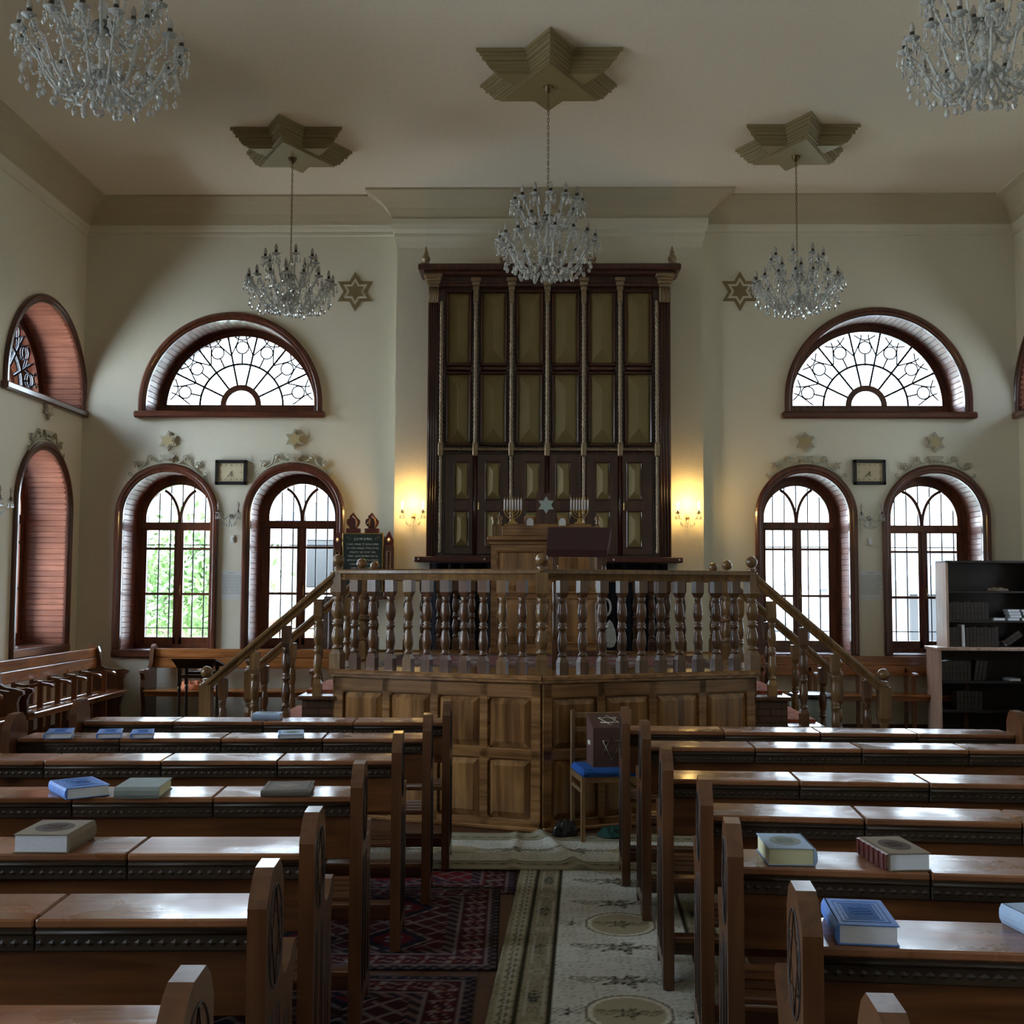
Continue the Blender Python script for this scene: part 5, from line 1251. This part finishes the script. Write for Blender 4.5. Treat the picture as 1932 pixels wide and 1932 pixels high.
pb = MB().bbox(5.26, 5.41, 12.36, 12.375, 1.627, 1.80, .003); o = tag(pb.build('picture_card', M_grey), 'grey card leaning at the right end of the top shelf', 'card'); o.rotation_euler = (0, .12, 0)

# ------------------------------------------------------------------ books on the pew desks
def pbook(x, y, rz, w, l, h, cover, pages, lab, stamp=None, spine='left', stampkind='oval', z=.8475, grp=None):
    root = empty('prayer_book', (0, 0, 0)); t = .003; a, b_ = -w/2, w/2; c0, d0 = -l/2, l/2
    c = MB().bbox(a, b_, c0, d0, 0, t, .001).bbox(a, b_, c0, d0, h-t, h, .001)
    if spine == 'left': P = [(a, 0), (a-.006, h*.25), (a-.007, h*.5), (a-.006, h*.75), (a, h), (a+.004, h), (a+.004, 0)]; c.prism(P, c0, d0, 'xz')
    elif spine == 'right': P = [(b_, 0), (b_+.006, h*.25), (b_+.007, h*.5), (b_+.006, h*.75), (b_, h), (b_-.004, h), (b_-.004, 0)]; c.prism(P, c0, d0, 'xz')
    else: P = [(c0, 0), (c0-.006, h*.3), (c0-.006, h*.7), (c0, h), (c0+.004, h), (c0+.004, 0)]; c.prism(P, a, b_, 'yz')
    c.build('cover', cover, root)
    MB().box(a+.004, b_-.005, c0+.005, d0-.005, t, h-t).build('page_block', pages, root)
    if stamp:
        s = MB(); zz = h
        if stampkind == 'frame':
            for q in (.78, .62): s.tube([(w/2*q*sx_, l/2*q*sy, zz) for sx_, sy in ((-1, -1), (1, -1), (1, 1), (-1, 1))], .0012, 4, closed=True)
            s.box(-w*.26, w*.26, -l*.26, l*.28, zz-.0005, zz+.0006)
        elif stampkind == 'oval':
            s.prism([(w*.34*cos(q*pi/12), l*.30*sin(q*pi/12)) for q in range(24)], zz-.0005, zz+.0006)
        else:
            s.prism([(w*.30, 0), (0, l*.20), (-w*.30, 0), (0, -l*.20)], zz-.0005, zz+.0006)
            s.tube([(w/2*.86*sx_, l/2*.86*sy, zz) for sx_, sy in ((-1, -1), (1, -1), (1, 1), (-1, 1))], .0015, 4, closed=True)
        s.build('cover_stamp', stamp, root)
        if stampkind in ('oval', 'frame'):
            g = MB()
            for q in range(3): g.tube([(-w*.18+w*.36*i/8, l*(.10-.10*q)+.004*sin(i*1.7+q), zz+.0008) for i in range(9)], .0014, 4)
            g.build('title_relief', stamp, root)
    move(root, (x, y, z), rz); tag(root, lab, 'book', grp); return root
pbook(-2.50, 6.02, .30, .13, .21, .030, M_blue, M_pages, 'blue prayer book nearest the left end of the second row from the platform', M_blued, 'left', 'frame')
pbook(-2.24, 6.04, .30, .12, .20, .028, M_blue, M_pages, 'blue prayer book, middle of three on the second row from the platform', M_blued, 'left', 'frame')
pbook(-2.07, 6.05, .30, .11, .20, .026, M_blue, M_pages, 'blue prayer book, rightmost of three on the second row from the platform', M_blued, 'left', 'frame')
pbook(-1.60, 6.87, .04, .165, .135, .035, M_pale, M_pages, 'pale blue-grey book on the left pew row nearest the platform', M_grey, 'near', 'oval')
pbook(-1.29, 6.09, .22, .13, .19, .022, M_pale, M_pages, 'pale thin book alone on the second row from the platform', M_grey, 'left', 'oval')
pbook(-1.745, 4.40, .66, .16, .225, .042, M_blue, M_pages, 'bright blue prayer book turned cornerwise on the left fourth row', M_blued, 'left', 'frame')
pbook(-1.50, 4.41, .08, .165, .215, .042, M_grey, M_pagey, 'plain grey-green book with yellowed pages beside the cornerwise blue one', None, 'near')
pbook(-.955, 4.47, .10, .185, .215, .024, plain('taupe_cover', (.11, .09, .07), .8), M_pages, 'taupe book with pale gilt diamond and border on the left fourth row', M_tan, 'near', 'diamond')
pbook(-1.475, 3.535, .02, .165, .215, .055, M_tan, M_pages, 'thick tan book with dark oval stamp on the left third row', M_tand, 'right', 'oval')
pbook(.745, 3.46, -.02, .135, .20, .050, M_pale, M_pagey, 'thick pale blue book with yellow page edges on the right third row', M_grey, 'right', 'none' if False else 'oval')
r2 = pbook(1.055, 3.42, .10, .125, .22, .050, M_tan, M_pages, 'tan book with ribbed maroon spine on the right third row', M_tand, 'left', 'oval')
sp = MB().box(-.071, -.062, -.11, .11, .003, .047)
for q in range(6): sp.box(-.074, -.062, -.095+q*.036, -.089+q*.036, .002, .048)
so = sp.build('maroon_spine', M_mar, r2, origin=(0, 0, 0)); so.location = (0, 0, 0)
pbook(.762, 2.735, -.10, .135, .215, .046, M_blue, M_pages, 'large blue prayer book with framed stamp on the right second row', M_blued, 'left', 'frame')
pbook(1.205, 2.72, .16, .13, .22, .046, M_pale, M_pages, 'pale green-white book cut by the right picture edge', None, 'left')
o = tag(MB().bbox(-5.34, -5.28, 11.50, 11.60, .985, 1.01, .004).build('white_packet', M_paper), 'small white packet on the left wall window sill', 'packet')

# ------------------------------------------------------------------ outside
tag(MB().box(-60, 60, YB+TH+.02, 120, -.75, -.6).build('outside_ground', M_grass), None, None, None, 'structure')
bpy.data.objects['outside_ground'].name = 'floor_outside'
def tree(x, y, H_, R1, seed, lab, n=2600):
    rr = random.Random(seed); root = empty('garden_tree', (x, y, -.6))
    t = MB().tube([(x, y, -.6), (x+.08, y, H_*.3), (x-.05, y+.1, H_*.62)], [.16, .12, .07], 8)
    for k in range(6):
        a = rr.uniform(0, 6.28); t.tube([(x, y, H_*.3+.1*k), (x+R1*.35*cos(a), y+R1*.35*sin(a), H_*.5+.1*k), (x+R1*.7*cos(a), y+R1*.7*sin(a), H_*.62+.15*k)], [.06, .04, .02], 5)
    t.build('trunk', M_bark, root); m = MB()
    cl = [(x+rr.gauss(0, R1*.45), y+rr.gauss(0, R1*.45), H_*.62+rr.gauss(0, H_*.17)) for _ in range(26)]
    for _ in range(n):
        c = rr.choice(cl); p = Vector((c[0]+rr.gauss(0, .26), c[1]+rr.gauss(0, .26), c[2]+rr.gauss(0, .24)))
        u = Vector((rr.uniform(-1, 1), rr.uniform(-1, 1), rr.uniform(-1, 1))).normalized(); v = u.orthogonal().normalized(); s = rr.uniform(.05, .10)
        m.add([p-u*s, p-v*s*.45, p+u*s, p+v*s*.45], [(0, 1, 2, 3)])
    m.build('foliage', M_leaf, root, kind='stuff'); tag(root, lab, 'tree', 'trees outside the left window')
tree(-7.0, 21.6, 2.7, 1.1, 1, 'light green tree seen in the left half of the leftmost window')
tree(-5.3, 19.2, 2.9, 1.0, 2, 'light green tree seen in the right half of the leftmost window')
gw_ = MB().box(-12, -3.4, 23, 23.3, -.6, .95); tag(gw_.build('garden_wall', M_brick), 'low stone wall outside behind the green trees', 'wall')
def house(x0, x1, y0, y1, zt, zr, lab, wins, name='neighbour_house'):
    root = empty(name, ((x0+x1)/2, (y0+y1)/2, -.6)); MB().box(x0, x1, y0, y1, -.6, zt).build('walls', M_house, root)
    MB().prism([(x0-.4, zt), (x1+.4, zt), ((x0+x1)/2, zr)], y0-.4, y1+.4, 'xz').build('roof', M_roof, root)
    for wx, wz in wins: MB().bbox(wx-.4, wx+.4, y0-.05, y0, wz-.5, wz+.5, .02).build('window', M_black, root)
    tag(root, lab, 'house', 'houses outside the back windows')
house(-5.2, -1.6, 24, 30, 2.9, 3.9, 'pale house with dark windows outside, behind the second window', [(-4.6, 2.1), (-3.6, 2.1)])
house(7.4, 10.6, 24, 30, 1.6, 2.5, 'pale gabled house outside the rightmost back window', [(8.2, 1.0)])
house(3.6, 6.2, 26, 32, .5, 1.3, 'low pale shed outside the window right of the ark', [])
